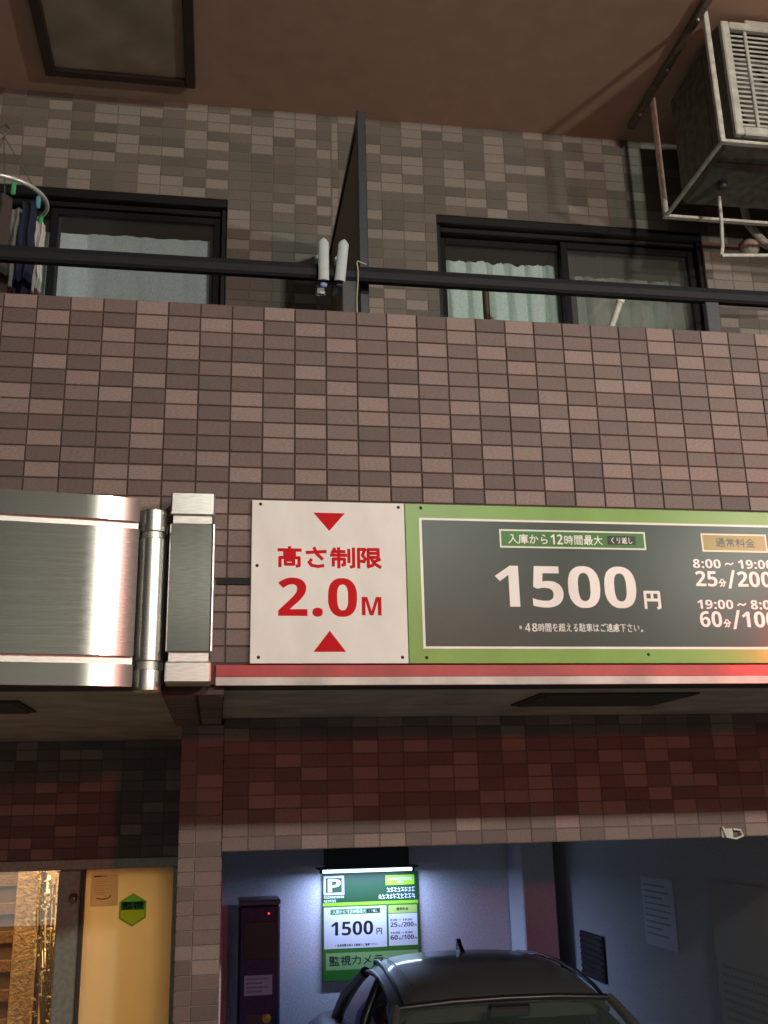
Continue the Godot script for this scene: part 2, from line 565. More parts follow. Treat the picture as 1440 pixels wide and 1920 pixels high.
func parapet():
	var w := thing("balcony_parapet", "balcony parapet clad in brown and beige tiles above the parking sign", "wall")
	slab("core", Vector3(-2.6, 2.54, -0.15), Vector3(3.2, 3.744, -0.0035), M.joint, w)
	slab("coping", Vector3(-2.6, 3.744, -0.152), Vector3(3.2, 3.75, -0.0045), surfaced(Color(0.14, 0.11, 0.095), 0.7, T.grain, Vector3(4, 4, 4)), w)
	var tones := func(c, r):
		var k: int = c + 11
		if r >= 0 and r < ROWS.size() and k >= 0 and k < 26: return ROWS[r][k]
		return tone()
	var keep := func(c, r): return r >= 0 and r < 13 and c >= -11 and c < 12
	tile_field(w, -2.6, 3.2, 2.6, 3.75, 0.0, 0.0, 3.75, [], keep, tones, 0.0021)
	var red := slab("red_band", Vector3(-0.425, 2.5605, -0.004), Vector3(3.2, 2.595, 0.004), surfaced(Color(0.50, 0.05, 0.055), 0.5, T.blotch, Vector3(1, 1, 1)), w, 0.001)
	red.set_meta("label", "red warning band along the lower edge")
	slab("white_band", Vector3(-0.425, 2.536, -0.004), Vector3(3.2, 2.560, 0.005), surfaced(Color(0.74, 0.66, 0.62), 0.6, T.blotch, Vector3(1.0, 1.0, 1.0)), w, 0.001)

func upper_walls():
	var keep := func(c, r): return r < 22
	var tones := func(c, r): return "O" + tone(0.34, 0.30)
	# left flat
	var w := thing("balcony_wall", "olive tiled wall round the window with the plain blue curtain", "wall")
	var hole := Rect2(-1.72, 2.8, 1.295, 2.03)
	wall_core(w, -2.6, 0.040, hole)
	tile_field(w, -1.55, 0.040, 3.9, 5.33, -1.05, -1.225, 5.28, [hole], keep, tones, 0.0014)
	# right flat
	var w2 := thing("balcony_wall", "olive tiled wall round the window with the pleated pale curtains", "wall")
	var hole2 := Rect2(0.53, 2.8, 1.31, 2.03)
	wall_core(w2, 0.0405, 3.2, hole2)
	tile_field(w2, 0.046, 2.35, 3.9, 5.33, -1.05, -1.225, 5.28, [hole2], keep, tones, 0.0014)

func wall_core(w: Node3D, x0: float, x1: float, h: Rect2):
	var zf := -1.0518
	slab("core", Vector3(x0, 2.74, -1.28), Vector3(h.position.x, 5.4, zf), M.joint_pale, w)
	slab("core", Vector3(h.end.x, 2.74, -1.28), Vector3(x1, 5.4, zf), M.joint_pale, w)
	slab("core", Vector3(h.position.x, h.end.y, -1.28), Vector3(h.end.x, 5.4, zf), M.joint_pale, w)
	slab("core", Vector3(h.position.x, 2.74, -1.28), Vector3(h.end.x, h.position.y, zf), M.joint_pale, w)
	# the unlit room behind
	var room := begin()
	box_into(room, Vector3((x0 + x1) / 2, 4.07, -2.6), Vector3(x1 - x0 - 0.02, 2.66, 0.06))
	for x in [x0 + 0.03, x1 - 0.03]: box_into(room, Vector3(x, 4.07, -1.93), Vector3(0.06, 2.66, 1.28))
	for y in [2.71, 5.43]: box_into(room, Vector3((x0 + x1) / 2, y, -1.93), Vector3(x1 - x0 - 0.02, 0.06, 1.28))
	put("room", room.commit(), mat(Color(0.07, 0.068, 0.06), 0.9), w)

func balcony_slabs():
	var s := thing("balcony_slab", "grey plastered underside of the balcony over entrance and parking", "balcony")
	slab("floor", Vector3(-2.6, 2.538, -3.0), Vector3(3.2, 2.70, -0.1502), M.soffit, s)
	# two dark slatted plates under the soffit
	for g in [[0.62, 1.17, -0.60, -0.24], [-1.6, -1.03, -0.70, -0.36]]:
		var gr := slab("grille", Vector3(g[0], 2.531, g[2]), Vector3(g[1], 2.5378, g[3]), mat(Color(0.05, 0.045, 0.04), 0.8), s)
		for k in 9:
			var z := lerpf(g[2], g[3], (k + 0.5) / 9.0)
			put("slat", box(Vector3(g[1] - g[0] - 0.04, 0.004, 0.016)), mat(Color(0.10, 0.09, 0.08), 0.7), gr, Vector3(0, -0.0056, z - (g[2] + g[3]) / 2))
	# tiled downstand between entrance and parking
	var d := thing("soffit_downstand", "narrow dark tiled downstand under the balcony between entrance and parking", "beam")
	slab("core", Vector3(-0.575, 2.513, -1.044), Vector3(-0.40, 2.5378, -0.02), M.joint, d)
	for k in 10:
		for j in 2:
			var fam: Array = TILE[tone(0.2, 0.4)]
			var tx := -0.527 if j == 0 else -0.438
			var o := put("tile", tile_mesh(0.09 if j == 0 else 0.07, 0.095), fam[k % 3], d, Vector3(tx, 2.508, -0.08 - k * 0.1))
			o.rotation = Vector3(PI / 2, 0, 0)
	var c := put("ceiling", box(Vector3(5.8, 0.2, 1.5)), M.ceiling, null, Vector3(0.3, 5.42, -0.53))
	structure(c, "brownish painted balcony ceiling under the floor above", "ceiling")
	# front band of the balcony above, out of the frame
	var up := put("upper_parapet", box(Vector3(5.8, 1.2, 0.15)), M.joint_pale, null, Vector3(0.3, 5.915, 0.297))
	tag(up, "tiled parapet of the balcony one floor higher", "wall")
	# side walls of the balcony ends, well out of the frame
	for x in [-2.68, 3.28]:
		var e := slab("end_wall", Vector3(x - 0.08, 0, -5.2), Vector3(x + 0.08, 6.5, 0.22), M.joint_pale)
		tag(e, "tiled end wall of the building beside the " + ("entrance" if x < 0 else "parking") + " bay", "wall")

func garage():
	# the tiled beam over the parking mouth
	var b := thing("garage_beam", "dark red-brown tiled beam over the parking mouth", "beam")
	slab("core", Vector3(-0.39, 2.05, -1.25), Vector3(3.1, 2.5375, -1.052), M.joint_brown, b)
	tile_field(b, -0.39, 3.1, 2.05, 2.537, -1.05, -0.395, 2.55, [], func(c, r): return c < 23, func(c, r): return tone(0.28, 0.34), 0.0014)
	var hk := thing("hook", "small white plastic cable hook fixed on the lower edge of the tiled beam", "hook", Vector3(1.60, 2.045, -1.045))
	put("plate", box(Vector3(0.05, 0.035, 0.008), 0.003), M.white_paint, hk, Vector3(0.02, 0.02, 0))
	put("loop", tube([Vector3(0, 0.045, 0.006), Vector3(0.01, 0.005, 0.012), Vector3(0.05, -0.002, 0.014), Vector3(0.08, 0.008, 0.012), Vector3(0.075, 0.03, 0.008), Vector3(0.045, 0.034, 0.006)], 0.005, 6), M.white_paint, hk)
	# the pier between entrance and parking
	var p := thing("pier", "narrow tiled pier between the entrance door and the parking mouth", "wall")
	slab("core", Vector3(-0.545, 0, -2.6), Vector3(-0.395, 2.513, -1.0535), M.joint_grey, p)
	tile_field(p, -0.55, -0.39, 0.0, 2.513, -1.05, -0.49, 2.53, [], func(c, r): return r < 26, func(c, r): return tone(0.22, 0.25), 0.0018)
	var side := begin()
	for k in 11:
		for r in 50:
			box_into(side, Vector3(-0.547, 2.505 - r * 0.05, -1.15 - k * 0.1), Vector3(0.008, 0.045, 0.095))
			box_into(side, Vector3(-0.393, 2.505 - r * 0.05, -1.15 - k * 0.1), Vector3(0.008, 0.045, 0.095))
	var sd := put("side_tiles", side.commit(), TILE["M"][0], p)
	sd.set_meta("kind", "stuff")
	# parking bay
	var fl := slab("garage_floor", Vector3(-0.39, 0.004, -5.2), Vector3(3.2, 0.03, -1.06), M.concrete)
	structure(fl, "stained concrete floor of the parking bay", "floor")
	var back := slab("garage_back_wall", Vector3(-0.62, 0, -5.2), Vector3(3.2, 2.5376, -5.0), M.plaster)
	tag(back, "rough grey plaster wall behind the lit price board", "wall")
	var left := slab("garage_side_wall", Vector3(-0.545, 0, -4.999), Vector3(-0.37, 2.5376, -2.601), M.plaster)
	tag(left, "rough grey plaster wall beside the payment machine", "wall")
	var right := slab("garage_side_wall", Vector3(2.15, 0, -4.999), Vector3(2.35, 2.5376, -1.251), M.plaster)
	tag(right, "rough grey plaster wall carrying the paper notices", "wall")
	var col := slab("garage_column", Vector3(1.80, 0, -4.999), Vector3(2.05, 2.5374, -4.62), M.plaster, null, 0.01)
	tag(col, "square plastered column standing against the back wall of the parking", "column")

func entrance():
	# wall over the door
	var w := thing("entrance_wall", "dark tiled wall above the entrance door", "wall")
	slab("core", Vector3(-2.6, 2.0, -2.45), Vector3(-0.55, 2.5376, -2.202), M.joint_brown, w)
	tile_field(w, -1.75, -0.552, 2.0, 2.537, -2.2, -0.56, 2.55, [], func(c, r): return true, func(c, r): return tone(0.25, 0.4), 0.0014)
	slab("lower_wall", Vector3(-2.6, 0, -2.45), Vector3(-1.95, 1.999, -2.206), M.joint_grey, w)
	# door
	var d := thing("entrance_door", "grey aluminium framed glass entrance door with lit lobby behind", "door", Vector3(-0.56, 0, -2.22))
	var a := surfaced(Color(0.36, 0.38, 0.33), 0.5, T.grain, Vector3(1.5, 1.5, 1.5), null, 1.0, 0.2)
	slab("head", Vector3(-1.39, 1.952, -0.05), Vector3(-0.001, 1.998, 0.018), a, d, 0.003)
	slab("jamb", Vector3(-0.046, 0, -0.05), Vector3(-0.002, 1.951, 0.02), a, d, 0.003)
	slab("jamb", Vector3(-1.39, 0, -0.05), Vector3(-1.34, 1.951, 0.02), a, d, 0.003)
	var mu := slab("stile", Vector3(-0.566, 0, -0.045), Vector3(-0.466, 1.951, 0.03), a, d, 0.006)
	slab("stile", Vector3(-0.4655, 0.0, -0.045), Vector3(-0.448, 1.951, 0.014), mat(Color(0.05, 0.052, 0.048), 0.5), d, 0.002)
	var lk := put("lock", lathe([Vector2(0.0, 0.022), Vector2(0.016, 0.02), Vector2(0.022, 0.01), Vector2(0.024, 0.0)], 18), mat(Color(0.35, 0.36, 0.36), 0.25, 1.0), mu, Vector3(0.022, 0.853, 0.0375), Vector3(PI / 2, 0, 0))
	put("keyhole", box(Vector3(0.004, 0.003, 0.012)), M.black_metal, lk, Vector3(0, 0.0215, 0))
	var gl := glass(Color(0.3, 0.32, 0.3), 0.03)
	slab("pane", Vector3(-1.34, 0.05, -0.022), Vector3(-0.566, 1.951, -0.016), gl, d)
	var film := through(Color(0.66, 0.59, 0.44))
	var fp := slab("pane", Vector3(-0.448, 0.05, -0.022), Vector3(-0.046, 1.951, -0.0215), film, d)
	fp.set_meta("label", "cream frosted pane lit from the lobby")
	slab("bottom_rail", Vector3(-1.34, 0, -0.045), Vector3(-0.566, 0.05, 0.02), a, d, 0.003)
	slab("bottom_rail", Vector3(-0.448, 0, -0.045), Vector3(-0.046, 0.05, 0.014), a, d, 0.003)
	# sticker on the glass
	var hex := thing("security_sticker", "green hexagonal security sticker on the right glass pane", "sticker", Vector3(-0.789, 1.765, -2.2408))
	var poly := PackedVector2Array()
	for k in 6: poly.append(Vector2(sin(TAU * k / 6.0) * 0.072, cos(TAU * k / 6.0) * 0.074))
	var inner := PackedVector2Array()
	for q in poly: inner.append(q * 0.86)
	var ring := begin()
	for k in 6:
		var n := (k + 1) % 6
		quad(ring, v3(poly[k], 0), v3(poly[n], 0), v3(inner[n], 0), v3(inner[k], 0), Vector3(0, 0, 1))
	put("rim", ring.commit(), through(Color(0.05, 0.13, 0.03)), hex)
	var low := begin()
	var up := begin()
	var lw := [Vector2(inner[4].x, 0.0), inner[4], inner[3], inner[2], Vector2(inner[2].x, 0.0)]
	var uw := [Vector2(inner[5].x, 0.0), inner[5], inner[0], inner[1], Vector2(inner[1].x, 0.0)]
	for k in range(1, 4):
		tri(low, v3(lw[0], 0), v3(lw[k], 0), v3(lw[k + 1], 0), Vector3(0, 0, 1))
		tri(up, v3(uw[0], 0), v3(uw[k], 0), v3(uw[k + 1], 0), Vector3(0, 0, 1))
	put("face", low.commit(), through(Color(0.38, 0.62, 0.05)), hex)
	put("band", up.commit(), through(Color(0.09, 0.34, 0.10)), hex)
	var pr := new_print(256, 110, Color(0.09, 0.34, 0.10).linear_to_srgb())
	kanji(pr, "監視", Rect2(10, 6, 236, 98), 0.15, Color(0.012, 0.06, 0.02).linear_to_srgb())
	var lm := print_mat(pr, 0.45)
	lm.backlight_enabled = true
	lm.backlight = Color(1, 1, 1)
	put("lettering", print_panel(0.106, 0.036), lm, hex, Vector3(-0.053, 0.001, 0.0008))
	# a paper notice taped on the glass
	var nt := thing("taped_notice", "thin paper notice taped in the top corner of the right pane", "notice", Vector3(-0.985, 1.785, -2.2400))
	var np := new_print(256, 288, Color(0.97, 0.93, 0.84))
	rect(np, 26, 10, 90, 20, Color(0.16, 0.15, 0.1)); rect(np, 90, 12, 150, 18, Color(0.4, 0.35, 0.22))
	for k in 9: stroke(np, [Vector2(30 + (k % 3) * 5, 44 + k * 17), Vector2(120 + (k * 37) % 70, 44 + k * 17)], 4.0, Color(0.80, 0.74, 0.60))
	stroke(np, [Vector2(60, 214), Vector2(110, 224), Vector2(170, 214), Vector2(190, 190)], 9.0, Color(0.25, 0.26, 0.16))
	var nm := print_mat(np, 0.7)
	nm.backlight_enabled = true
	nm.backlight = Color(1, 1, 1)
	put("paper", print_panel(0.125, 0.14), nm, nt, Vector3(0, 0, -0.0005))
	# lobby
	var lob := thing("lobby", "warm lit lobby room behind the entrance door", "room")
	var cream := surfaced(Color(0.66, 0.47, 0.22), 0.8, T.blotch, Vector3(0.25, 0.25, 0.25))
	slab("side_wall", Vector3(-0.70, 0, -4.3), Vector3(-0.56, 2.45, -2.46), cream, lob)
	slab("back_wall", Vector3(-2.6, 0, -4.3), Vector3(-0.701, 2.45, -4.2), cream, lob)
	slab("far_side_wall", Vector3(-2.6, 0, -4.199), Vector3(-2.5, 2.45, -2.451), cream, lob)
	slab("ceiling", Vector3(-2.6, 2.401, -4.3), Vector3(-0.56, 2.5, -2.4505), mat(Color(0.6, 0.5, 0.35), 0.9), lob)
	slab("floor", Vector3(-2.6, 0.003, -4.3), Vector3(-0.56, 0.02, -2.21), M.paving, lob)
	slab("door_edge", Vector3(-1.385, 0, -3.44), Vector3(-1.36, 2.4, -3.40), mat(Color(0.05, 0.03, 0.02), 0.5), lob)
	var stone := surfaced(Color(0.52, 0.34, 0.16), 0.7, T.grime, Vector3(2, 2, 2), T.plaster_n, 1.0)
	slab("stone_post", Vector3(-1.515, 0, -3.5), Vector3(-1.386, 2.4, -3.38), stone, lob, 0.008)
	var bw := slab("brick_wall", Vector3(-2.49, 0, -3.55), Vector3(-1.516, 2.4, -3.45), mat(Color(0.12, 0.07, 0.03), 0.9), lob)
	for r in 26:
		for k in 5:
			var key := "brick%d" % (rng.randi() % 5)
			if not M.has(key): M[key] = surfaced(Color(0.42, 0.2, 0.07).lerp(Color(0.22, 0.12, 0.035), rng.randf()), 0.8, T.grime, Vector3(4, 4, 4), T.plaster_n, 1.0)
			var bm: Material = M[key]
			var bxx: float = 0.487 - 0.21 * k - (0.105 if r % 2 else 0.0)
			put("brick", box(Vector3(0.2, 0.065, 0.03), 0.005), bm, bw, Vector3(bxx - 0.105, 0.35 + r * 0.075 - 1.2, 0.052 + rng.randf_range(0, 0.006)))
	# dried flowers standing behind the glass
	var fl := thing("flower_arrangement", "pale dried flower arrangement standing in the lobby behind the glass", "plant", Vector3(-1.27, 0.0, -3.2))
	put("vase", lathe([Vector2(0.0, 0.0), Vector2(0.09, 0.0), Vector2(0.12, 0.25), Vector2(0.07, 0.6), Vector2(0.055, 0.62)], 16), mat(Color(0.25, 0.2, 0.12), 0.3), fl)
	var stems := begin()
	var heads := begin()
	for k in 46:
		var a0 := rng.randf() * TAU
		var top := Vector3(cos(a0) * rng.randf_range(0.02, 0.14), rng.randf_range(1.15, 1.95), sin(a0) * rng.randf_range(0.02, 0.12))
		tube_into(stems, [Vector3(0, 0.6, 0), Vector3(top.x * 0.5, top.y * 0.75, top.z * 0.5), top], 0.003, 5)
		for j in 16:
			var q := top + Vector3(rng.randf_range(-0.03, 0.03), rng.randf_range(-0.06, 0.03), rng.randf_range(-0.03, 0.03))
			var n := Vector3(rng.randf() - 0.5, rng.randf() - 0.3, rng.randf() - 0.2).normalized()
			var u := n.cross(Vector3(0.3, 0.9, 0.1)).normalized() * rng.randf_range(0.005, 0.013)
			quad(heads, q - u, q - n.cross(u) * 0.8, q + u, q + n.cross(u) * 0.8, n)
	put("stems", stems.commit(), mat(Color(0.16, 0.12, 0.06), 0.8), fl)
	put("blossom", heads.commit(), mat(Color(0.40, 0.34, 0.24), 0.8), fl)
	for y in [1.825, 1.44]:  # two bright reflections, built as small emissive bars
		var wl := thing("reflection_bar", "small upright glowing bar standing in for a reflection " + ("high" if y > 1.6 else "low") + " on the dark edge by the stone post", "light", Vector3(-1.345, y - 0.05, -3.39), 0.0, "glowing reflection bars in the lobby")
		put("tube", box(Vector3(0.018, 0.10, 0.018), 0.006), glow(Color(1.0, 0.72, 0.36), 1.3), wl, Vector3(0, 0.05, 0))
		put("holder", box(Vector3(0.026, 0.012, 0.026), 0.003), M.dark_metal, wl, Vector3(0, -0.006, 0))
	for k in 2:  # the second is an extra lamp added to brighten the bricks
		var cl := thing("ceiling_light", ["flat warm ceiling light behind the frosted pane in the lobby", "added flat warm light that brightens the brick wall in the lobby"][k], "light", [Vector3(-0.95, 2.36, -3.5), Vector3(-1.75, 2.36, -2.95)][k])
		put("diffuser", box(Vector3(0.5, 0.03, 0.5), 0.008), glow(Color(1.0, 0.74, 0.38), 2.0), cl)
		put("rim", box(Vector3(0.54, 0.02, 0.54), 0.006), M.white_paint, cl, Vector3(0, 0.026, 0))
		var al := AreaLight3D.new()
		al.name = "lobby_light"
		al.area_size = Vector2(0.5, 0.5)
		al.light_color = Color(1.0, 0.70, 0.34).linear_to_srgb()
		al.light_energy = [3.1, 1.2][k]
		al.area_range = 12.0
		al.shadow_enabled = true
		al.position = Vector3(0, -0.02, 0)
		al.rotation = Vector3(-PI / 2, 0, 0)
		cl.add_child(al)

# =====================================================================================================
# stainless steel name band over the entrance
func arc_band(r: float, y0: float, y1: float, th := 0.014) -> ArrayMesh:
	var rows := []
	for i in 3:
		var row := []
		for j in 49:
			# an arc at the right end that runs out into a straight band
			var a := deg_to_rad(lerpf(8.0, 16.5, j / 48.0))
			var q := Vector3(-0.945 + r * sin(a), lerpf(y1, y0, i / 2.0), -0.89 + r * cos(a))
			if j == 0: q += Vector3(-1.0, 0, 0.1405) * 0.9
			row.append(q)
		rows.append(row)
	return grid(rows, true, th)

func steel_fascia():
	var steel := mat(Color(0.76, 0.77, 0.73), 0.28, 1.0)
	steel.anisotropy_enabled = true
	steel.anisotropy = -0.92
	steel.roughness_texture = ImageTexture.create_from_image(noise_image(31, 0.02, 256, 0.75, 1.0, 4))
	steel.albedo_texture = ImageTexture.create_from_image(noise_image(33, 0.06, 256, 0.80, 1.0, 4))
	steel.uv1_scale = Vector3(0.35, 9.0, 1.0)
	var plain := surfaced(Color(0.76, 0.77, 0.73), 0.16, T.grain, Vector3(1.0, 14.0, 1.0), null, 1.0, 1.0)
	var satin := surfaced(Color(0.76, 0.77, 0.73), 0.36, T.grain, Vector3(1.0, 14.0, 1.0), null, 1.0, 1.0)
	var dull := surfaced(Color(0.76, 0.77, 0.73), 0.5, T.grain, Vector3(1, 8, 1), null, 1.0, 1.0)
	var f := thing("steel_fascia", "curved brushed stainless steel band over the entrance with a rounded end column", "fascia")
	put("upper_band", arc_band(1.04, 2.99, 3.058), steel, f)
	put("panel", arc_band(1.04, 2.605, 2.968), steel, f)
	put("lower_band", arc_band(1.04, 2.522, 2.582), steel, f)
	put("groove", arc_band(1.026, 2.535, 3.045, 0.03), dull, f)
	# rounded end column in three pieces
	for s in [[2.966, 3.030], [2.594, 2.946], [2.512, 2.570]]:
		var prof := [Vector2(0, s[0]), Vector2(0.036, s[0]), Vector2(0.038, s[0] + 0.002), Vector2(0.038, s[1] - 0.002), Vector2(0.036, s[1]), Vector2(0, s[1])]
		put("end_column", lathe(prof, 32), satin, f, Vector3(-0.613, 0, 0.068))
	put("column_core", lathe([Vector2(0, 2.514), Vector2(0.032, 2.514), Vector2(0.032, 3.02), Vector2(0, 3.02)], 24), dull, f, Vector3(-0.613, 0, 0.068))
	slab("backing", Vector3(-0.66, 2.54, 0.002), Vector3(-0.572, 3.01, 0.04), M.black_metal, f)
	var p := thing("steel_post", "square stainless steel post beside the height limit sign", "post")
	for s in [[3.015, 3.085], [2.617, 2.991], [2.533, 2.592]]:
		slab("segment", Vector3(-0.564, s[0], 0.003), Vector3(-0.438, s[1], 0.10), plain if s[1] - s[0] > 0.2 else satin, p, 0.004)
	put("highlight_bead", tube([Vector3(-0.4405, 2.62, 0.0975), Vector3(-0.4405, 2.988, 0.0975)], 0.0055, 10), satin, p)  # thin round bead added so the right edge catches a highlight
	slab("core", Vector3(-0.556, 2.54, 0.004), Vector3(-0.446, 3.08, 0.092), dull, p)

# =====================================================================================================
# flat print: rectangles, strokes and letters drawn into an image
func new_print(w: int, h: int, c: Color) -> Dictionary:
	var im := Image.create(w, h, false, Image.FORMAT_RGB8)
	im.fill(c)
	return {"w": w, "h": h, "im": im}

func rect(p: Dictionary, x0: float, y0: float, x1: float, y1: float, c: Color):
	p.im.fill_rect(Rect2i(int(round(x0)), int(round(y0)), int(round(x1)) - int(round(x0)), int(round(y1)) - int(round(y0))), c)

func blend(p: Dictionary, x0: int, y0: int, bw: int, bh: int, cov: PackedFloat32Array, c: Color):
	for y in bh:
		var yy := y0 + y
		if yy < 0 or yy >= p.h: continue
		for x in bw:
			var a := cov[y * bw + x]
			if a <= 0.0: continue
			var xx := x0 + x
			if xx < 0 or xx >= p.w: continue
			p.im.set_pixel(xx, yy, p.im.get_pixel(xx, yy).lerp(c, minf(a, 1.0)))

func stroke(p: Dictionary, pts: Array, width: float, c: Color):
	var lo := Vector2(1e9, 1e9)
	var hi := -lo
	for q in pts: lo = lo.min(q); hi = hi.max(q)
	var x0 := int(floor(lo.x - width)) - 1
	var y0 := int(floor(lo.y - width)) - 1
	var bw := int(ceil(hi.x + width)) + 2 - x0
	var bh := int(ceil(hi.y + width)) + 2 - y0
	var cov := PackedFloat32Array()
	cov.resize(bw * bh)
	var hw := width * 0.5
	for k in pts.size() - 1:
		var a: Vector2 = pts[k]
		var d: Vector2 = pts[k + 1] - a
		var L := d.length()
		if L < 1e-6: continue
		d /= L
		for y in range(int(floor(minf(a.y, pts[k + 1].y) - hw)) - 1 - y0, int(ceil(maxf(a.y, pts[k + 1].y) + hw)) + 2 - y0):
			for x in range(int(floor(minf(a.x, pts[k + 1].x) - hw)) - 1 - x0, int(ceil(maxf(a.x, pts[k + 1].x) + hw)) + 2 - x0):
				if x < 0 or y < 0 or x >= bw or y >= bh: continue
				var q := Vector2(x + x0 + 0.5, y + y0 + 0.5) - a
				var along := q.dot(d)
				var off := absf(q.cross(d))
				# nearly square ends
				var e := maxf(maxf(-along, along - L) - hw * 0.55, off - hw)
				var v := 0.5 - e
				if v > cov[y * bw + x]: cov[y * bw + x] = v
	blend(p, x0, y0, bw, bh, cov, c)

func triangle(p: Dictionary, a: Vector2, b: Vector2, c: Vector2, col: Color):
	fill_tris(p, [a, b, c], col)

func fill_tris(p: Dictionary, v: Array, col: Color):
	var lo := Vector2(1e9, 1e9)
	var hi := -lo
	for q in v: lo = lo.min(q); hi = hi.max(q)
	var x0 := int(floor(lo.x)) - 1
	var y0 := int(floor(lo.y)) - 1
	var bw := int(ceil(hi.x)) + 2 - x0
	var bh := int(ceil(hi.y)) + 2 - y0
	var cov := PackedFloat32Array()
	cov.resize(bw * bh)
	var SUB := 4
	for k in range(0, v.size(), 3):
		var t := [v[k], v[k + 1], v[k + 2]]
		var ya: float = min(t[0].y, min(t[1].y, t[2].y))
		var yb: float = max(t[0].y, max(t[1].y, t[2].y))
		for sy in range(int(floor(ya * SUB)), int(ceil(yb * SUB)) + 1):
			var y := (sy + 0.5) / SUB
			var xa := 1e9
			var xb := -1e9
			for e in 3:
				var q: Vector2 = t[e]
				var r: Vector2 = t[(e + 1) % 3]
				if (q.y <= y) == (r.y <= y): continue
				var x := q.x + (r.x - q.x) * (y - q.y) / (r.y - q.y)
				xa = minf(xa, x); xb = maxf(xb, x)
			if xb <= xa: continue
			var row := (int(floor(y)) - y0) * bw
			for x in range(int(floor(xa)), int(floor(xb)) + 1):
				var part := minf(xb, x + 1.0) - maxf(xa, x)
				if part > 0: cov[row + x - x0] += part / SUB
	blend(p, x0, y0, bw, bh, cov, col)

func letters(p: Dictionary, s: String, r: Rect2, col: Color, font: Font = null):
	var tm := TextMesh.new()
	tm.text = s
	tm.font = font if font else bold
	tm.font_size = 96
	tm.pixel_size = 0.01
	tm.depth = 0.0
	tm.curve_step = 1.5
	var arr := tm.get_mesh_arrays()
	var vs: PackedVector3Array = arr[Mesh.ARRAY_VERTEX]
	var ix: PackedInt32Array = arr[Mesh.ARRAY_INDEX] if arr[Mesh.ARRAY_INDEX] != null else PackedInt32Array(range(vs.size()))
	var lo := Vector2(1e9, 1e9)
	var hi := -lo
	for q in vs: lo = lo.min(Vector2(q.x, q.y)); hi = hi.max(Vector2(q.x, q.y))
	var out := []
	for k in ix:
		var q := (Vector2(vs[k].x, vs[k].y) - lo) / (hi - lo)
		out.append(r.position + Vector2(q.x, 1.0 - q.y) * r.size)
	fill_tris(p, out, col)

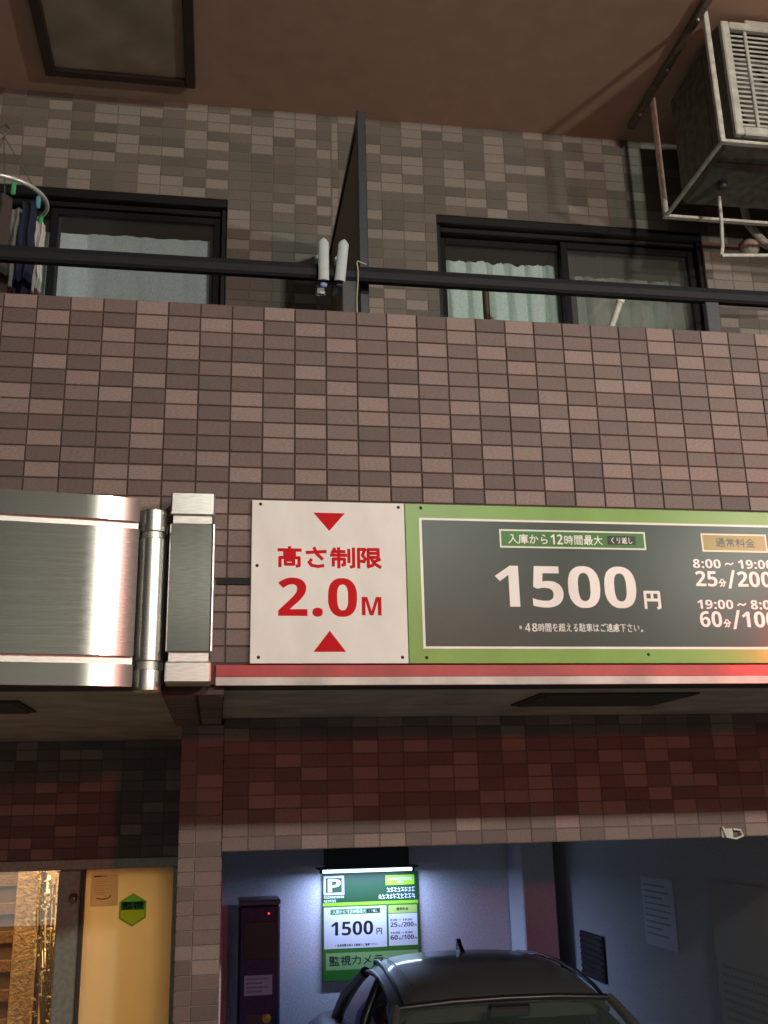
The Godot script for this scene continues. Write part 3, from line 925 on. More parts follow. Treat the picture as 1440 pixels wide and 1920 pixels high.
const WALKING := [[12, 8, 24, 20], [6, 40, 24, 40, 22, 74, 6, 90], [22, 78, 40, 92, 96, 94]]
const GLYPHS := {
	"高": [[50, 2, 50, 14], [6, 16, 94, 16], [31, 28, 69, 28, 69, 42, 31, 42, 31, 28], [12, 97, 12, 54, 88, 54, 88, 92, 78, 95], [34, 66, 66, 66, 66, 86, 34, 86, 34, 66]],
	"さ": [[12, 27, 88, 21], [42, 4, 52, 32, 74, 58], [30, 62, 22, 76, 32, 90, 56, 95, 78, 91]],
	"制": [[18, 6, 8, 26], [14, 20, 58, 20], [3, 38, 64, 38], [12, 90, 12, 57, 57, 57, 57, 84, 48, 87], [34, 3, 34, 98], [75, 10, 75, 72], [94, 3, 94, 92, 82, 96]],
	"限": [[8, 98, 8, 7, 34, 7, 24, 36, 35, 54, 30, 68, 18, 66], [47, 7, 88, 7, 88, 46, 47, 46], [47, 26, 88, 26], [47, 7, 47, 93, 66, 85], [94, 55, 72, 68], [58, 47, 70, 76, 96, 95]],
	"入": [[28, 8, 52, 9, 49, 38, 32, 70, 6, 95], [50, 32, 66, 66, 96, 95]],
	"庫": [[52, 2, 52, 13], [12, 14, 95, 14], [13, 14, 13, 60, 3, 97], [26, 29, 90, 29], [32, 41, 84, 41, 84, 67, 32, 67, 32, 41], [32, 54, 84, 54], [22, 81, 96, 81], [58, 19, 58, 99]],
	"か": [[8, 36, 56, 32, 60, 44, 54, 78, 42, 92, 34, 84], [36, 6, 30, 50, 10, 92], [74, 26, 92, 54]],
	"ら": [[36, 6, 62, 16], [28, 32, 22, 66, 50, 52, 74, 58, 80, 74, 64, 90, 34, 94]],
	"時": [[8, 14, 34, 14, 34, 84, 8, 84, 8, 14], [8, 48, 34, 48], [46, 20, 92, 20], [68, 4, 68, 38], [42, 38, 96, 38], [42, 58, 96, 58], [82, 44, 82, 92, 70, 96], [52, 68, 62, 82]],
	"間": [[10, 98, 10, 6, 42, 6, 42, 36, 10, 36], [10, 21, 42, 21], [58, 36, 58, 6, 90, 6, 90, 96, 80, 96], [58, 21, 90, 21], [58, 36, 90, 36], [32, 50, 68, 50, 68, 92, 32, 92, 32, 50], [32, 71, 68, 71]],
	"最": [[26, 4, 76, 4, 76, 34, 26, 34, 26, 4], [26, 19, 76, 19], [4, 46, 96, 46], [14, 46, 14, 88], [40, 46, 40, 98], [14, 60, 40, 60], [14, 74, 40, 74], [4, 90, 46, 84], [52, 58, 90, 58, 76, 80, 52, 98], [56, 66, 72, 84, 96, 96]],
	"大": [[6, 34, 94, 34], [50, 4, 48, 40, 30, 74, 6, 96], [50, 36, 66, 72, 94, 94]],
	"く": [[68, 6, 26, 48, 70, 94]], "り": [[28, 10, 26, 50, 34, 56], [70, 8, 72, 50, 62, 80, 44, 96]],
	"返": [[40, 12, 92, 10], [44, 12, 44, 46, 32, 76], [48, 36, 86, 36, 70, 60, 46, 80], [54, 42, 70, 64, 94, 78]],
	"し": [[30, 6, 28, 70, 40, 92, 62, 92, 84, 72]],
	"円": [[11, 97, 11, 10, 89, 10, 89, 91, 78, 96], [50, 10, 50, 52], [11, 52, 89, 52]],
	"分": [[40, 6, 28, 32, 4, 52], [58, 6, 72, 30, 96, 50], [22, 50, 76, 50, 72, 84, 60, 94, 52, 90], [46, 50, 40, 76, 18, 96]],
	"通": [[36, 6, 88, 6, 66, 22], [54, 12, 64, 20], [38, 80, 38, 28, 90, 28, 90, 76, 82, 80], [38, 44, 90, 44], [38, 60, 90, 60], [64, 28, 64, 80]],
	"常": [[50, 2, 50, 20], [24, 6, 32, 18], [76, 6, 68, 18], [8, 36, 8, 24, 92, 24, 92, 36], [30, 36, 70, 36, 70, 52, 30, 52, 30, 36], [18, 92, 18, 62, 82, 62, 82, 86, 74, 90], [50, 52, 50, 98]],
	"料": [[8, 14, 16, 32], [42, 14, 34, 32], [2, 40, 48, 40], [25, 4, 25, 98], [24, 44, 4, 76], [26, 46, 46, 66], [58, 16, 70, 26], [54, 36, 66, 46], [50, 70, 98, 60], [84, 4, 84, 98]],
	"金": [[4, 44, 30, 26, 50, 4, 70, 26, 96, 44], [28, 44, 72, 44], [14, 62, 86, 62], [50, 44, 50, 92], [26, 70, 34, 84], [74, 70, 66, 84], [6, 93, 94, 93]],
	"を": [[16, 20, 80, 18], [46, 4, 32, 36, 14, 60, 34, 44, 48, 48, 48, 72], [84, 40, 48, 60, 34, 78, 46, 92, 80, 92]],
	"超": [[26, 2, 26, 36], [6, 18, 46, 18], [2, 36, 50, 36], [26, 36, 26, 80], [26, 56, 46, 56], [12, 50, 4, 96], [8, 72, 30, 88, 98, 92], [52, 10, 90, 10, 86, 34, 76, 36], [68, 10, 52, 38], [56, 48, 88, 48, 88, 76, 56, 76, 56, 48]],
	"え": [[38, 6, 58, 12], [22, 32, 72, 30, 14, 92], [42, 62, 54, 66, 58, 90, 90, 90]],
	"る": [[26, 12, 70, 12, 22, 60, 52, 46, 76, 58, 74, 82, 50, 94, 36, 82, 52, 74, 62, 90]],
	"駐": [[10, 64, 10, 6, 44, 6], [10, 22, 42, 22], [10, 38, 42, 38], [26, 6, 26, 54], [10, 54, 46, 54, 44, 90, 34, 94], [4, 72, 2, 90], [16, 72, 18, 86], [28, 70, 32, 82], [66, 4, 74, 14], [54, 24, 96, 24], [56, 54, 94, 54], [50, 92, 98, 92], [74, 24, 74, 92]],
	"車": [[8, 14, 92, 14], [18, 28, 82, 28, 82, 64, 18, 64, 18, 28], [18, 46, 82, 46], [4, 80, 96, 80], [50, 2, 50, 98]],
	"は": [[18, 8, 14, 50, 18, 92], [36, 30, 92, 28], [70, 8, 70, 80, 54, 92, 40, 80, 56, 70, 92, 88]],
	"ご": [[26, 20, 70, 18, 54, 30], [20, 66, 26, 88, 80, 88], [80, 4, 86, 16], [92, 2, 98, 12]],
	"遠": [[44, 12, 84, 12], [64, 2, 64, 24], [36, 24, 94, 24], [46, 36, 82, 36, 82, 50, 46, 50, 46, 36], [64, 50, 40, 72], [62, 56, 62, 82], [66, 58, 92, 80], [86, 54, 72, 64]],
	"慮": [[50, 2, 50, 20], [50, 10, 80, 10], [92, 30, 92, 22, 14, 22, 12, 60, 2, 96], [28, 34, 72, 30], [46, 24, 48, 38, 80, 38], [28, 44, 80, 44, 80, 66, 28, 66, 28, 44], [28, 55, 80, 55], [54, 44, 54, 66], [22, 76, 14, 92], [36, 74, 38, 94, 70, 94, 72, 84], [52, 72, 58, 82], [80, 74, 92, 90]],
	"下": [[6, 12, 94, 12], [48, 12, 48, 98], [52, 36, 78, 54]], "い": [[16, 18, 18, 66, 32, 84, 42, 70], [76, 24, 88, 64]],
	"。": [[20, 76, 36, 76, 36, 92, 20, 92, 20, 76]], "●": [[30, 50, 70, 50], [36, 36, 64, 36], [36, 64, 64, 64]], "～": [[8, 58, 26, 44, 46, 48, 66, 56, 92, 42]],
	"監": [[8, 50, 8, 6, 48, 6], [8, 20, 44, 20, 44, 36, 8, 36], [8, 50, 48, 50], [26, 6, 26, 20], [26, 36, 26, 50], [66, 4, 54, 26], [60, 18, 94, 18], [68, 32, 84, 42], [16, 92, 16, 62, 84, 62, 84, 92], [38, 62, 38, 92], [62, 62, 62, 92], [4, 93, 96, 93]],
	"視": [[22, 4, 28, 14], [4, 24, 40, 24, 8, 62], [24, 46, 24, 98], [28, 52, 42, 64], [50, 6, 90, 6, 90, 58, 50, 58, 50, 6], [50, 23, 90, 23], [50, 40, 90, 40], [60, 58, 56, 80, 40, 96], [76, 58, 76, 92, 96, 92, 96, 80]],
	"カ": [[8, 28, 86, 28, 82, 84, 66, 90], [46, 4, 42, 46, 12, 92]], "メ": [[76, 6, 56, 52, 14, 92], [26, 32, 78, 78]], "ラ": [[20, 12, 80, 12], [10, 38, 86, 38, 74, 70, 34, 94]]}

func kanji(p: Dictionary, s: String, r: Rect2, weight: float, col: Color):
	var cw := r.size.x / s.length()
	for k in s.length():
		var ch := s[k]
		if ch >= "0" and ch <= "9":
			letters(p, ch, Rect2(r.position.x + k * cw + cw * 0.12, r.position.y, cw * 0.8, r.size.y), col)
			continue
		if not GLYPHS.has(ch): continue
		var all: Array = GLYPHS[ch].duplicate()
		if ch in "返通遠": all.append_array(WALKING)
		for g in all:
			var pts := []
			for j in range(0, g.size(), 2):
				pts.append(Vector2(r.position.x + k * cw + (3.0 + g[j] * 0.94) / 100.0 * cw, r.position.y + g[j + 1] / 100.0 * r.size.y))
			stroke(p, pts, weight * r.size.y, col)

func print_mat(p: Dictionary, rough: float, spec := 0.5) -> StandardMaterial3D:
	var m := StandardMaterial3D.new()
	m.albedo_texture = ImageTexture.create_from_image(p.im)
	m.roughness = rough
	m.metallic_specular = spec
	return m

func grain_print(p: Dictionary, amount: float, seed_: int):
	# faint mottling of weathered sheet
	var n := FastNoiseLite.new()
	n.seed = seed_; n.frequency = 0.004; n.fractal_octaves = 5
	for y in range(0, p.h, 2):
		for x in range(0, p.w, 2):
			var k := 1.0 + amount * n.get_noise_2d(x, y * 0.6)
			for d in [Vector2i(0, 0), Vector2i(1, 0), Vector2i(0, 1), Vector2i(1, 1)]:
				if x + d.x < p.w and y + d.y < p.h:
					var c: Color = p.im.get_pixel(x + d.x, y + d.y)
					p.im.set_pixel(x + d.x, y + d.y, Color(c.r * k, c.g * k, c.b * k))

func screw(parent: Node, at: Vector3):
	var s := put("screw", lathe([Vector2(0.0, 0.003), Vector2(0.0035, 0.0025), Vector2(0.005, 0.0)], 10), M.screw, parent, at, Vector3(PI / 2, 0, 0))
	return s

func signs():
	# ---- white height limit board ----
	var x0 := -0.329
	var y0 := 2.598
	var S := 1500.0
	var W := 0.468
	var H := 0.495
	var p := new_print(int(W * S), int(H * S), Color(0.95, 0.94, 0.92))
	var red := Color(0.80, 0.06, 0.11)
	var at := func(x: float, y: float) -> Vector2: return Vector2((x - x0) * S, (y0 + H - y) * S)
	var box_ := func(xa: float, ya: float, xb: float, yb: float) -> Rect2: return Rect2(at.call(xa, ya), at.call(xb, yb) - at.call(xa, ya))
	triangle(p, at.call(-0.143, 3.058), at.call(-0.046, 3.058), at.call(-0.0945, 3.001), red)
	triangle(p, at.call(-0.144, 2.631), at.call(-0.047, 2.631), at.call(-0.0955, 2.694), red)
	kanji(p, "高さ制限", box_.call(-0.256, 2.949, 0.067, 2.886), 0.155, red)
	letters(p, "2.0", box_.call(-0.249, 2.854, -0.012, 2.736), red)
	letters(p, "M", box_.call(0.002, 2.797, 0.062, 2.741), red)
	grain_print(p, 0.05, 3)
	var a := thing("height_limit_sign", "white height limit board with red arrows reading 2.0M", "sign", Vector3(x0, y0, 0.0))
	slab("board", Vector3(0, 0, 0.003), Vector3(W - 0.0005, H, 0.0115), surfaced(Color(0.75, 0.74, 0.7), 0.5, T.grain, Vector3(2, 2, 2)), a, 0.001)
	put("print", print_panel(W - 0.004, H - 0.003), print_mat(p, 0.55, 0.25), a, Vector3(0.0015, 0.0015, 0.0122))
	for q in [[-0.303, 3.08], [-0.311, 2.889], [-0.304, 2.616], [0.12, 3.08], [0.12, 2.616]]:
		screw(a, Vector3(q[0] - x0, q[1] - y0, 0.0124))
	slab("mounting_bar", Vector3(-0.10, 0.234, 0.001), Vector3(-0.0005, 0.255, 0.006), mat(Color(0.012, 0.012, 0.013), 0.85), a, 0.001)
	# ---- green price board ----
	x0 = 0.1395
	W = 1.60
	S = 1270.0
	var q := new_print(int(W * S), int(H * S), Color(0.50, 0.66, 0.32))
	var at2 := func(x: float, y: float) -> Vector2: return Vector2((x - 0.1395) * 1270.0, (2.598 + 0.495 - y) * 1270.0)
	var bx := func(xa: float, ya: float, xb: float, yb: float) -> Rect2: return Rect2(at2.call(xa, ya), at2.call(xb, yb) - at2.call(xa, ya))
	var fill := func(r: Rect2, c: Color): rect(q, r.position.x, r.position.y, r.end.x, r.end.y, c)
	var white := Color(0.95, 0.93, 0.92)
	var dark := Color(0.20, 0.265, 0.24)
	fill.call(bx.call(0.182, 3.050, 1.697, 2.641), white)
	fill.call(bx.call(0.190, 3.0425, 1.689, 2.6485), dark)
	# left label
	fill.call(bx.call(0.436, 3.018, 0.918, 2.958), Color(0.90, 0.92, 0.86))
	fill.call(bx.call(0.4415, 3.0125, 0.9125, 2.9635), Color(0.22, 0.47, 0.17))
	kanji(q, "入庫から", bx.call(0.463, 3.003, 0.598, 2.972), 0.115, white)
	letters(q, "12", bx.call(0.602, 3.005, 0.642, 2.972), white)
	kanji(q, "時間最大", bx.call(0.645, 3.003, 0.775, 2.972), 0.105, white)
	fill.call(bx.call(0.790, 3.003, 0.884, 2.974), Color(0.11, 0.13, 0.11))
	kanji(q, "くり返し", bx.call(0.798, 2.999, 0.876, 2.978), 0.13, white)
	letters(q, "1500", bx.call(0.414, 2.903, 0.871, 2.769), white)
	kanji(q, "円", bx.call(0.890, 2.827, 0.953, 2.768), 0.16, white)
	kanji(q, "●48時間を超える駐車はご遠慮下さい。", bx.call(0.476, 2.720, 0.893, 2.694), 0.11, Color(0.86, 0.86, 0.85))
	# right label
	fill.call(bx.call(1.109, 3.018, 1.336, 2.957), Color(0.90, 0.88, 0.78))
	fill.call(bx.call(1.1145, 3.0125, 1.3305, 2.9625), Color(0.62, 0.55, 0.22))
	kanji(q, "通常料金", bx.call(1.156, 3.003, 1.295, 2.973), 0.11, Color(0.16, 0.14, 0.07))
	letters(q, "8:00", bx.call(1.071, 2.932, 1.166, 2.902), white)
	kanji(q, "～", bx.call(1.178, 2.936, 1.213, 2.898), 0.12, white)
	letters(q, "19:00", bx.call(1.226, 2.932, 1.347, 2.902), white)
	letters(q, "25", bx.call(1.074, 2.893, 1.148, 2.842), white)
	kanji(q, "分", bx.call(1.151, 2.868, 1.178, 2.842), 0.15, white)
	letters(q, "/", bx.call(1.183, 2.897, 1.212, 2.836), white)
	letters(q, "200", bx.call(1.217, 2.893, 1.336, 2.842), white)
	kanji(q, "円", bx.call(1.341, 2.868, 1.369, 2.842), 0.15, white)
	letters(q, "19:00", bx.call(1.071, 2.799, 1.192, 2.769), white)
	kanji(q, "～", bx.call(1.204, 2.803, 1.239, 2.765), 0.12, white)
	letters(q, "8:00", bx.call(1.252, 2.799, 1.347, 2.769), white)
	letters(q, "60", bx.call(1.074, 2.762, 1.148, 2.711), white)
	kanji(q, "分", bx.call(1.151, 2.737, 1.178, 2.711), 0.15, white)
	letters(q, "/", bx.call(1.183, 2.766, 1.212, 2.705), white)
	letters(q, "100", bx.call(1.217, 2.762, 1.336, 2.711), white)
	kanji(q, "円", bx.call(1.341, 2.737, 1.369, 2.711), 0.15, white)
	grain_print(q, 0.06, 8)
	var g := thing("price_sign", "wide green bordered parking price board reading 1500 yen", "sign", Vector3(x0, y0, 0.0))
	slab("board", Vector3(0.0005, 0, 0.003), Vector3(W, H, 0.0115), surfaced(Color(0.25, 0.4, 0.12), 0.5, T.grain, Vector3(2, 2, 2)), g, 0.001)
	put("print", print_panel(W - 0.004, H - 0.003), print_mat(q, 0.34, 0.35), g, Vector3(0.002, 0.0015, 0.0122))
	for s in [[0.191, 3.08], [0.193, 2.615], [0.891, 2.625], [1.6, 3.08], [1.6, 2.615]]:
		screw(g, Vector3(s[0] - x0, s[1] - y0, 0.0124))
	# ---- red warning lamp beyond the right edge of the picture ----
	var wl := thing("warning_lamp", "red flashing warning lamp on a bracket at the price board", "lamp", Vector3(1.44, 2.66, 0.10))
	put("bracket", box(Vector3(0.05, 0.02, 0.11), 0.004), M.dark_metal, wl, Vector3(0, -0.07, -0.045))
	put("base", lathe([Vector2(0, -0.06), Vector2(0.055, -0.06), Vector2(0.055, -0.04), Vector2(0, -0.04)], 20), M.dark_metal, wl)
	put("dome", lathe([Vector2(0.048, -0.04), Vector2(0.046, 0.03), Vector2(0.032, 0.055), Vector2(0, 0.062)], 20), glow(Color(1.0, 0.05, 0.03), 4.0), wl)
	var l := OmniLight3D.new()
	l.name = "red_lamp_light"
	l.light_color = Color(1.0, 0.07, 0.05).linear_to_srgb()
	l.light_energy = 0.22
	l.light_size = 0.03
	l.omni_range = 20.0
	l.omni_attenuation = 2.0
	l.shadow_enabled = true
	wl.add_child(l)

# =====================================================================================================
# windows and curtains
func curtain(called: String, label: String, x0: float, x1: float, y0: float, y1: float, z: float, amp: float, pleats: float, col: Color, dip: float, seed_: int):
	var n := FastNoiseLite.new()
	n.seed = seed_; n.frequency = 1.3
	var rows := []
	var NX := 110
	var NY := 18
	for i in NY + 1:
		var v := float(i) / NY
		var row := []
		for j in NX + 1:
			var u := float(j) / NX
			var x := lerpf(x0, x1, u)
			var ph := u * pleats * TAU + 1.6 * n.get_noise_2d(u * 4.0, v * 0.6)
			var sh := pow(absf(cos(ph * 0.5)), 0.7)
			var y := lerpf(y1 - dip * (0.5 + 0.5 * cos(ph)) - dip * 0.6 * n.get_noise_1d(u * 3.0), y0, v)
			row.append(Vector3(x + 0.008 * sin(ph) * v, y, z + amp * sh * (0.55 + 0.45 * v) + 0.010 * n.get_noise_2d(u * 9.0 + 5.0, v * 2.2)))
		rows.append(row)
	var m := surfaced(col, 0.85, T.grain, Vector3(6, 2, 6))
	m.backlight_enabled = true
	m.backlight = Color(0.25, 0.28, 0.28)
	var o := put(called, grid(rows, true), m)
	tag(o, label, "curtain")
	return o

func window_unit(label: String, x0: float, x1: float, y0: float, y1: float, mullion: float, sash: float):
	var w := thing("window", label, "window", Vector3((x0 + x1) / 2, y0, -1.1))
	var k := mat(Color(0.008, 0.009, 0.011), 0.35)
	var hw := (x1 - x0) / 2
	var h := y1 - y0
	slab("head", Vector3(-hw, h - 0.04, -0.1), Vector3(hw, h - 0.001, 0.044), k, w, 0.003)
	slab("track", Vector3(-hw + 0.024, h - 0.066, -0.06), Vector3(hw - 0.024, h - 0.0405, 0.01), k, w, 0.003)
	slab("sill", Vector3(-hw, 0.0, -0.1), Vector3(hw, 0.05, 0.05), k, w, 0.003)
	slab("jamb", Vector3(-hw, 0.0505, -0.1), Vector3(-hw + 0.022, h - 0.0405, 0.03), k, w, 0.003)
	slab("jamb", Vector3(hw - 0.022, 0.0505, -0.1), Vector3(hw, h - 0.0405, 0.03), k, w, 0.003)
	var mx := mullion - (x0 + x1) / 2
	var gl := glass(Color(0.3, 0.34, 0.33), 0.05, 0.02)
	var s1 := put("sash", frame_mesh(mx + 0.02 + hw - 0.024, h - 0.12, sash), M.dark_metal, w, Vector3((-hw + 0.023 + mx + 0.02) / 2, h / 2 - 0.008, -0.045))
	put("pane", box(Vector3(mx + 0.02 + hw - 0.03, h - 0.13, 0.005)), gl, s1, Vector3(0, 0, -0.006))
	var s2 := put("sash", frame_mesh(hw - 0.024 - mx + 0.02, h - 0.12, sash), M.dark_metal, w, Vector3((mx - 0.02 + hw - 0.023) / 2, h / 2 - 0.008, -0.015))
	put("pane", box(Vector3(hw - 0.03 - mx + 0.02, h - 0.13, 0.005)), gl, s2, Vector3(0, 0, -0.006))
	return w

func frame_mesh(w: float, h: float, t: float) -> ArrayMesh:
	var st := begin()
	var d := 0.024
	box_into(st, Vector3(-w / 2 + t / 2, 0, 0), Vector3(t, h, d), 0.002)
	box_into(st, Vector3(w / 2 - t / 2, 0, 0), Vector3(t, h, d), 0.002)
	box_into(st, Vector3(0, h / 2 - t / 2, 0), Vector3(w - 2 * t, t, d * 0.94), 0.002)
	box_into(st, Vector3(0, -h / 2 + t / 2, 0), Vector3(w - 2 * t, t, d * 0.94), 0.002)
	return st.commit()

func windows():
	window_unit("black framed sliding window with plain blue curtain behind the handrail", -1.72, -0.427, 2.82, 4.83, -1.17, 0.032)
	curtain("curtain", "smooth pale blue curtain with flat seams in the window beside the laundry hoop", -1.62, -0.50, 2.9, 4.722, -1.24, 0.03, 5.0, Color(0.56, 0.74, 0.77), 0.01, 4)
	window_unit("black framed sliding window with pleated curtains beside the air conditioner", 0.53, 1.84, 2.82, 4.83, 1.16, 0.034)
	curtain("curtain", "pale pleated curtain hanging with a sagging hem beside the window mullion", 0.545, 1.14, 2.9, 4.70, -1.245, 0.075, 6.0, Color(0.64, 0.86, 0.83), 0.022, 9)
	curtain("curtain", "greyish pleated curtain behind the dusty sash of the pleated window", 1.24, 1.80, 2.9, 4.66, -1.255, 0.085, 5.0, Color(0.66, 0.78, 0.72), 0.02, 15)
	# wall panel between the folds, a net curtain drawn over the right half
	var net := slab("net_screen", Vector3(1.19, 2.9, -1.165), Vector3(1.80, 4.74, -1.163), glass(Color(0.15, 0.17, 0.145), 0.26, 0.6))
	tag(net, "thin grey insect screen over the half of the pleated window by the air conditioner", "screen")

# =====================================================================================================
func balcony_fittings():
	var r := thing("handrail", "dark grey aluminium handrail on posts along the balcony parapet", "railing")
	var prof := PackedVector2Array([Vector2(-0.050, 3.880), Vector2(-0.022, 3.876), Vector2(-0.014, 3.884), Vector2(-0.012, 3.906), Vector2(-0.018, 3.924), Vector2(-0.030, 3.934), Vector2(-0.050, 3.934), Vector2(-0.056, 3.926), Vector2(-0.056, 3.886)])
	var me := prism(prof, -3.2, 2.6)  # drawn along z, then turned along x
	var alu := surfaced(Color(0.020, 0.022, 0.026), 0.6, T.grain, Vector3(1, 4, 4))
	alu.metallic_specular = 0.3
	var rail := put("rail", me, alu, r)
	rail.rotation = Vector3(0, -PI / 2, 0)
	rail.scale = Vector3(1, 1, 1)
	for x in [-1.9, -0.016, 1.273, 2.6]:
		slab("post", Vector3(x - 0.026, 3.7502, -0.050), Vector3(x + 0.026, 3.882, -0.026), surfaced(Color(0.06, 0.064, 0.07), 0.5, T.grain, Vector3(3, 3, 3)), r, 0.003)
	# divider between the two flats
	var d := thing("balcony_divider", "brown partition board with dark metal edge between the two flats", "partition", Vector3(0.043, 2.67, 0))
	slab("board", Vector3(-0.006, 0.05, -1.044), Vector3(0.006, 1.91, -0.125), surfaced(Color(0.34, 0.27, 0.18), 0.7, T.grain, Vector3(2, 2, 2)), d)
	slab("edge_post", Vector3(-0.016, 0, -0.124), Vector3(0.016, 1.93, -0.088), surfaced(Color(0.05, 0.055, 0.065), 0.45, T.grain, Vector3(2, 2, 2), null, 1.0, 0.3), d, 0.003)
	slab("top_rail", Vector3(-0.014, 1.905, -1.044), Vector3(0.014, 1.93, -0.1245), M.black_metal, d, 0.002)
	slab("kick_panel", Vector3(-0.010, 0.0, -1.044), Vector3(0.010, 0.049, -0.1245), M.black_metal, d)
	# two pegs over the rail
	var pm := surfaced(Color(0.50, 0.58, 0.60), 0.45, T.faint, Vector3(3, 3, 3))
	for k in 2:
		var x: float = [-0.106, -0.055][k]
		var c := thing("clothes_peg", "large whitish plastic laundry peg clipped over the handrail" + [" with a blue tip", " without a blue tip"][k], "peg", Vector3(x, 3.835, 0.0), 0.0, "laundry pegs clipped on the handrail")
		c.rotation = Vector3(0, 0, [0.0, -0.10][k])
		for s in 2:
			var zz: float = [0.004, -0.086][s]
			var st := begin()
			var rows := []
			for i in 25:
				var t := 1.0 - pow(1.0 - i / 24.0, 1.6)
				var hw := 0.0180 * (1.0 if t < 0.88 else sqrt(maxf(0.0, 1.0 - pow((t - 0.88) / 0.12, 2))) + 0.02)
				var y := lerpf(0.018, 0.172, t)
				var row := []
				for a in 13:
					var an := PI * a / 12.0
					row.append(Vector3(cos(an) * hw, y, (sin(an) * 0.012) * (1.0 if s == 0 else -1.0)))
				rows.append(row)
			put("jaw", grid(rows, s == 1, 0.0), pm, c, Vector3(0, 0, zz))
			slab("inner_face", Vector3(-0.014, 0.02, zz - 0.001), Vector3(0.014, 0.158, zz + 0.001), pm, c)
		slab("spring_bridge", Vector3(-0.010, 0.128, -0.084), Vector3(0.010, 0.14, 0.003), M.grey_metal, c, 0.003)
		if k == 0: put("tip", box(Vector3(0.022, 0.016, 0.012), 0.004), mat(Color(0.22, 0.33, 0.55), 0.4), c, Vector3(0, 0.002, 0.006))
		else: put("tip", box(Vector3(0.022, 0.012, 0.012), 0.004), mat(Color(0.03, 0.03, 0.03), 0.4), c, Vector3(0, 0.004, 0.006))
	var cord := put("cord", tube([Vector3(0.043, 3.942, -0.028), Vector3(0.03, 3.947, -0.03), Vector3(0.012, 3.948, -0.02), Vector3(0.006, 3.935, -0.004), Vector3(0.010, 3.90, -0.004), Vector3(0.009, 3.862, -0.008), Vector3(0.007, 3.82, -0.022), Vector3(0.006, 3.757, -0.02)], 0.0022, 6), mat(Color(0.5, 0.43, 0.33), 0.8))
	tag(cord, "thin pale cord tied over the handrail beside the laundry pegs", "cord")
	# broom and mop handles behind the parapet
	var bh := thing("broom", "white handled broom leaning on the balcony in front of the pleated window", "broom", Vector3(0.53, 2.70, -0.40))
	put("handle", tube([Vector3(0.06, 0.12, 0), Vector3(0.565, 1.36, 0.0)], 0.0125, 10), M.white_paint, bh)
	put("cap", tube([Vector3(0.565, 1.36, 0.0), Vector3(0.574, 1.383, 0.0)], 0.0165, 10), mat(Color(0.74, 0.68, 0.5), 0.5), bh)
	put("brush", box(Vector3(0.26, 0.13, 0.05), 0.02), mat(Color(0.2, 0.22, 0.12), 0.9), bh, Vector3(0.05, 0.066, 0))
	var mp := thing("mop", "brown wooden handled mop standing in front of the pleated window", "mop", Vector3(0.534, 2.70, -0.30))
	put("handle", tube([Vector3(0, 0.05, 0), Vector3(0.0, 1.34, -0.02)], 0.013, 10), mat(Color(0.055, 0.03, 0.018), 0.6), mp)
	put("head", box(Vector3(0.2, 0.05, 0.08), 0.015), mat(Color(0.4, 0.38, 0.34), 0.9), mp, Vector3(0, 0.025, 0))
	put("clip", box(Vector3(0.014, 0.014, 0.014), 0.004), mat(Color(0.7, 0.6, 0.4), 0.5), mp, Vector3(0.012, 1.21, 0.012))
	# hatch in the ceiling
	var h := thing("ceiling_hatch", "square escape hatch with dark rim in the balcony ceiling", "hatch", Vector3(-0.90, 5.32, -0.60))
	var rim := surfaced(Color(0.045, 0.032, 0.024), 0.6, T.grain, Vector3(2, 2, 2))
	for s in [-1.0, 1.0]:
		slab("rim", Vector3(s * 0.30 - 0.022, -0.028, -0.315), Vector3(s * 0.30 + 0.022, -0.001, 0.315), rim, h, 0.003)
		slab("rim", Vector3(-0.2775, -0.027, s * 0.293 - 0.022), Vector3(0.2775, -0.001, s * 0.293 + 0.022), rim, h, 0.003)
	slab("lid", Vector3(-0.278, -0.012, -0.271), Vector3(0.278, -0.0015, 0.271), surfaced(Color(0.40, 0.35, 0.26), 0.55, T.blotch, Vector3(0.6, 0.6, 0.6)), h, 0.002)

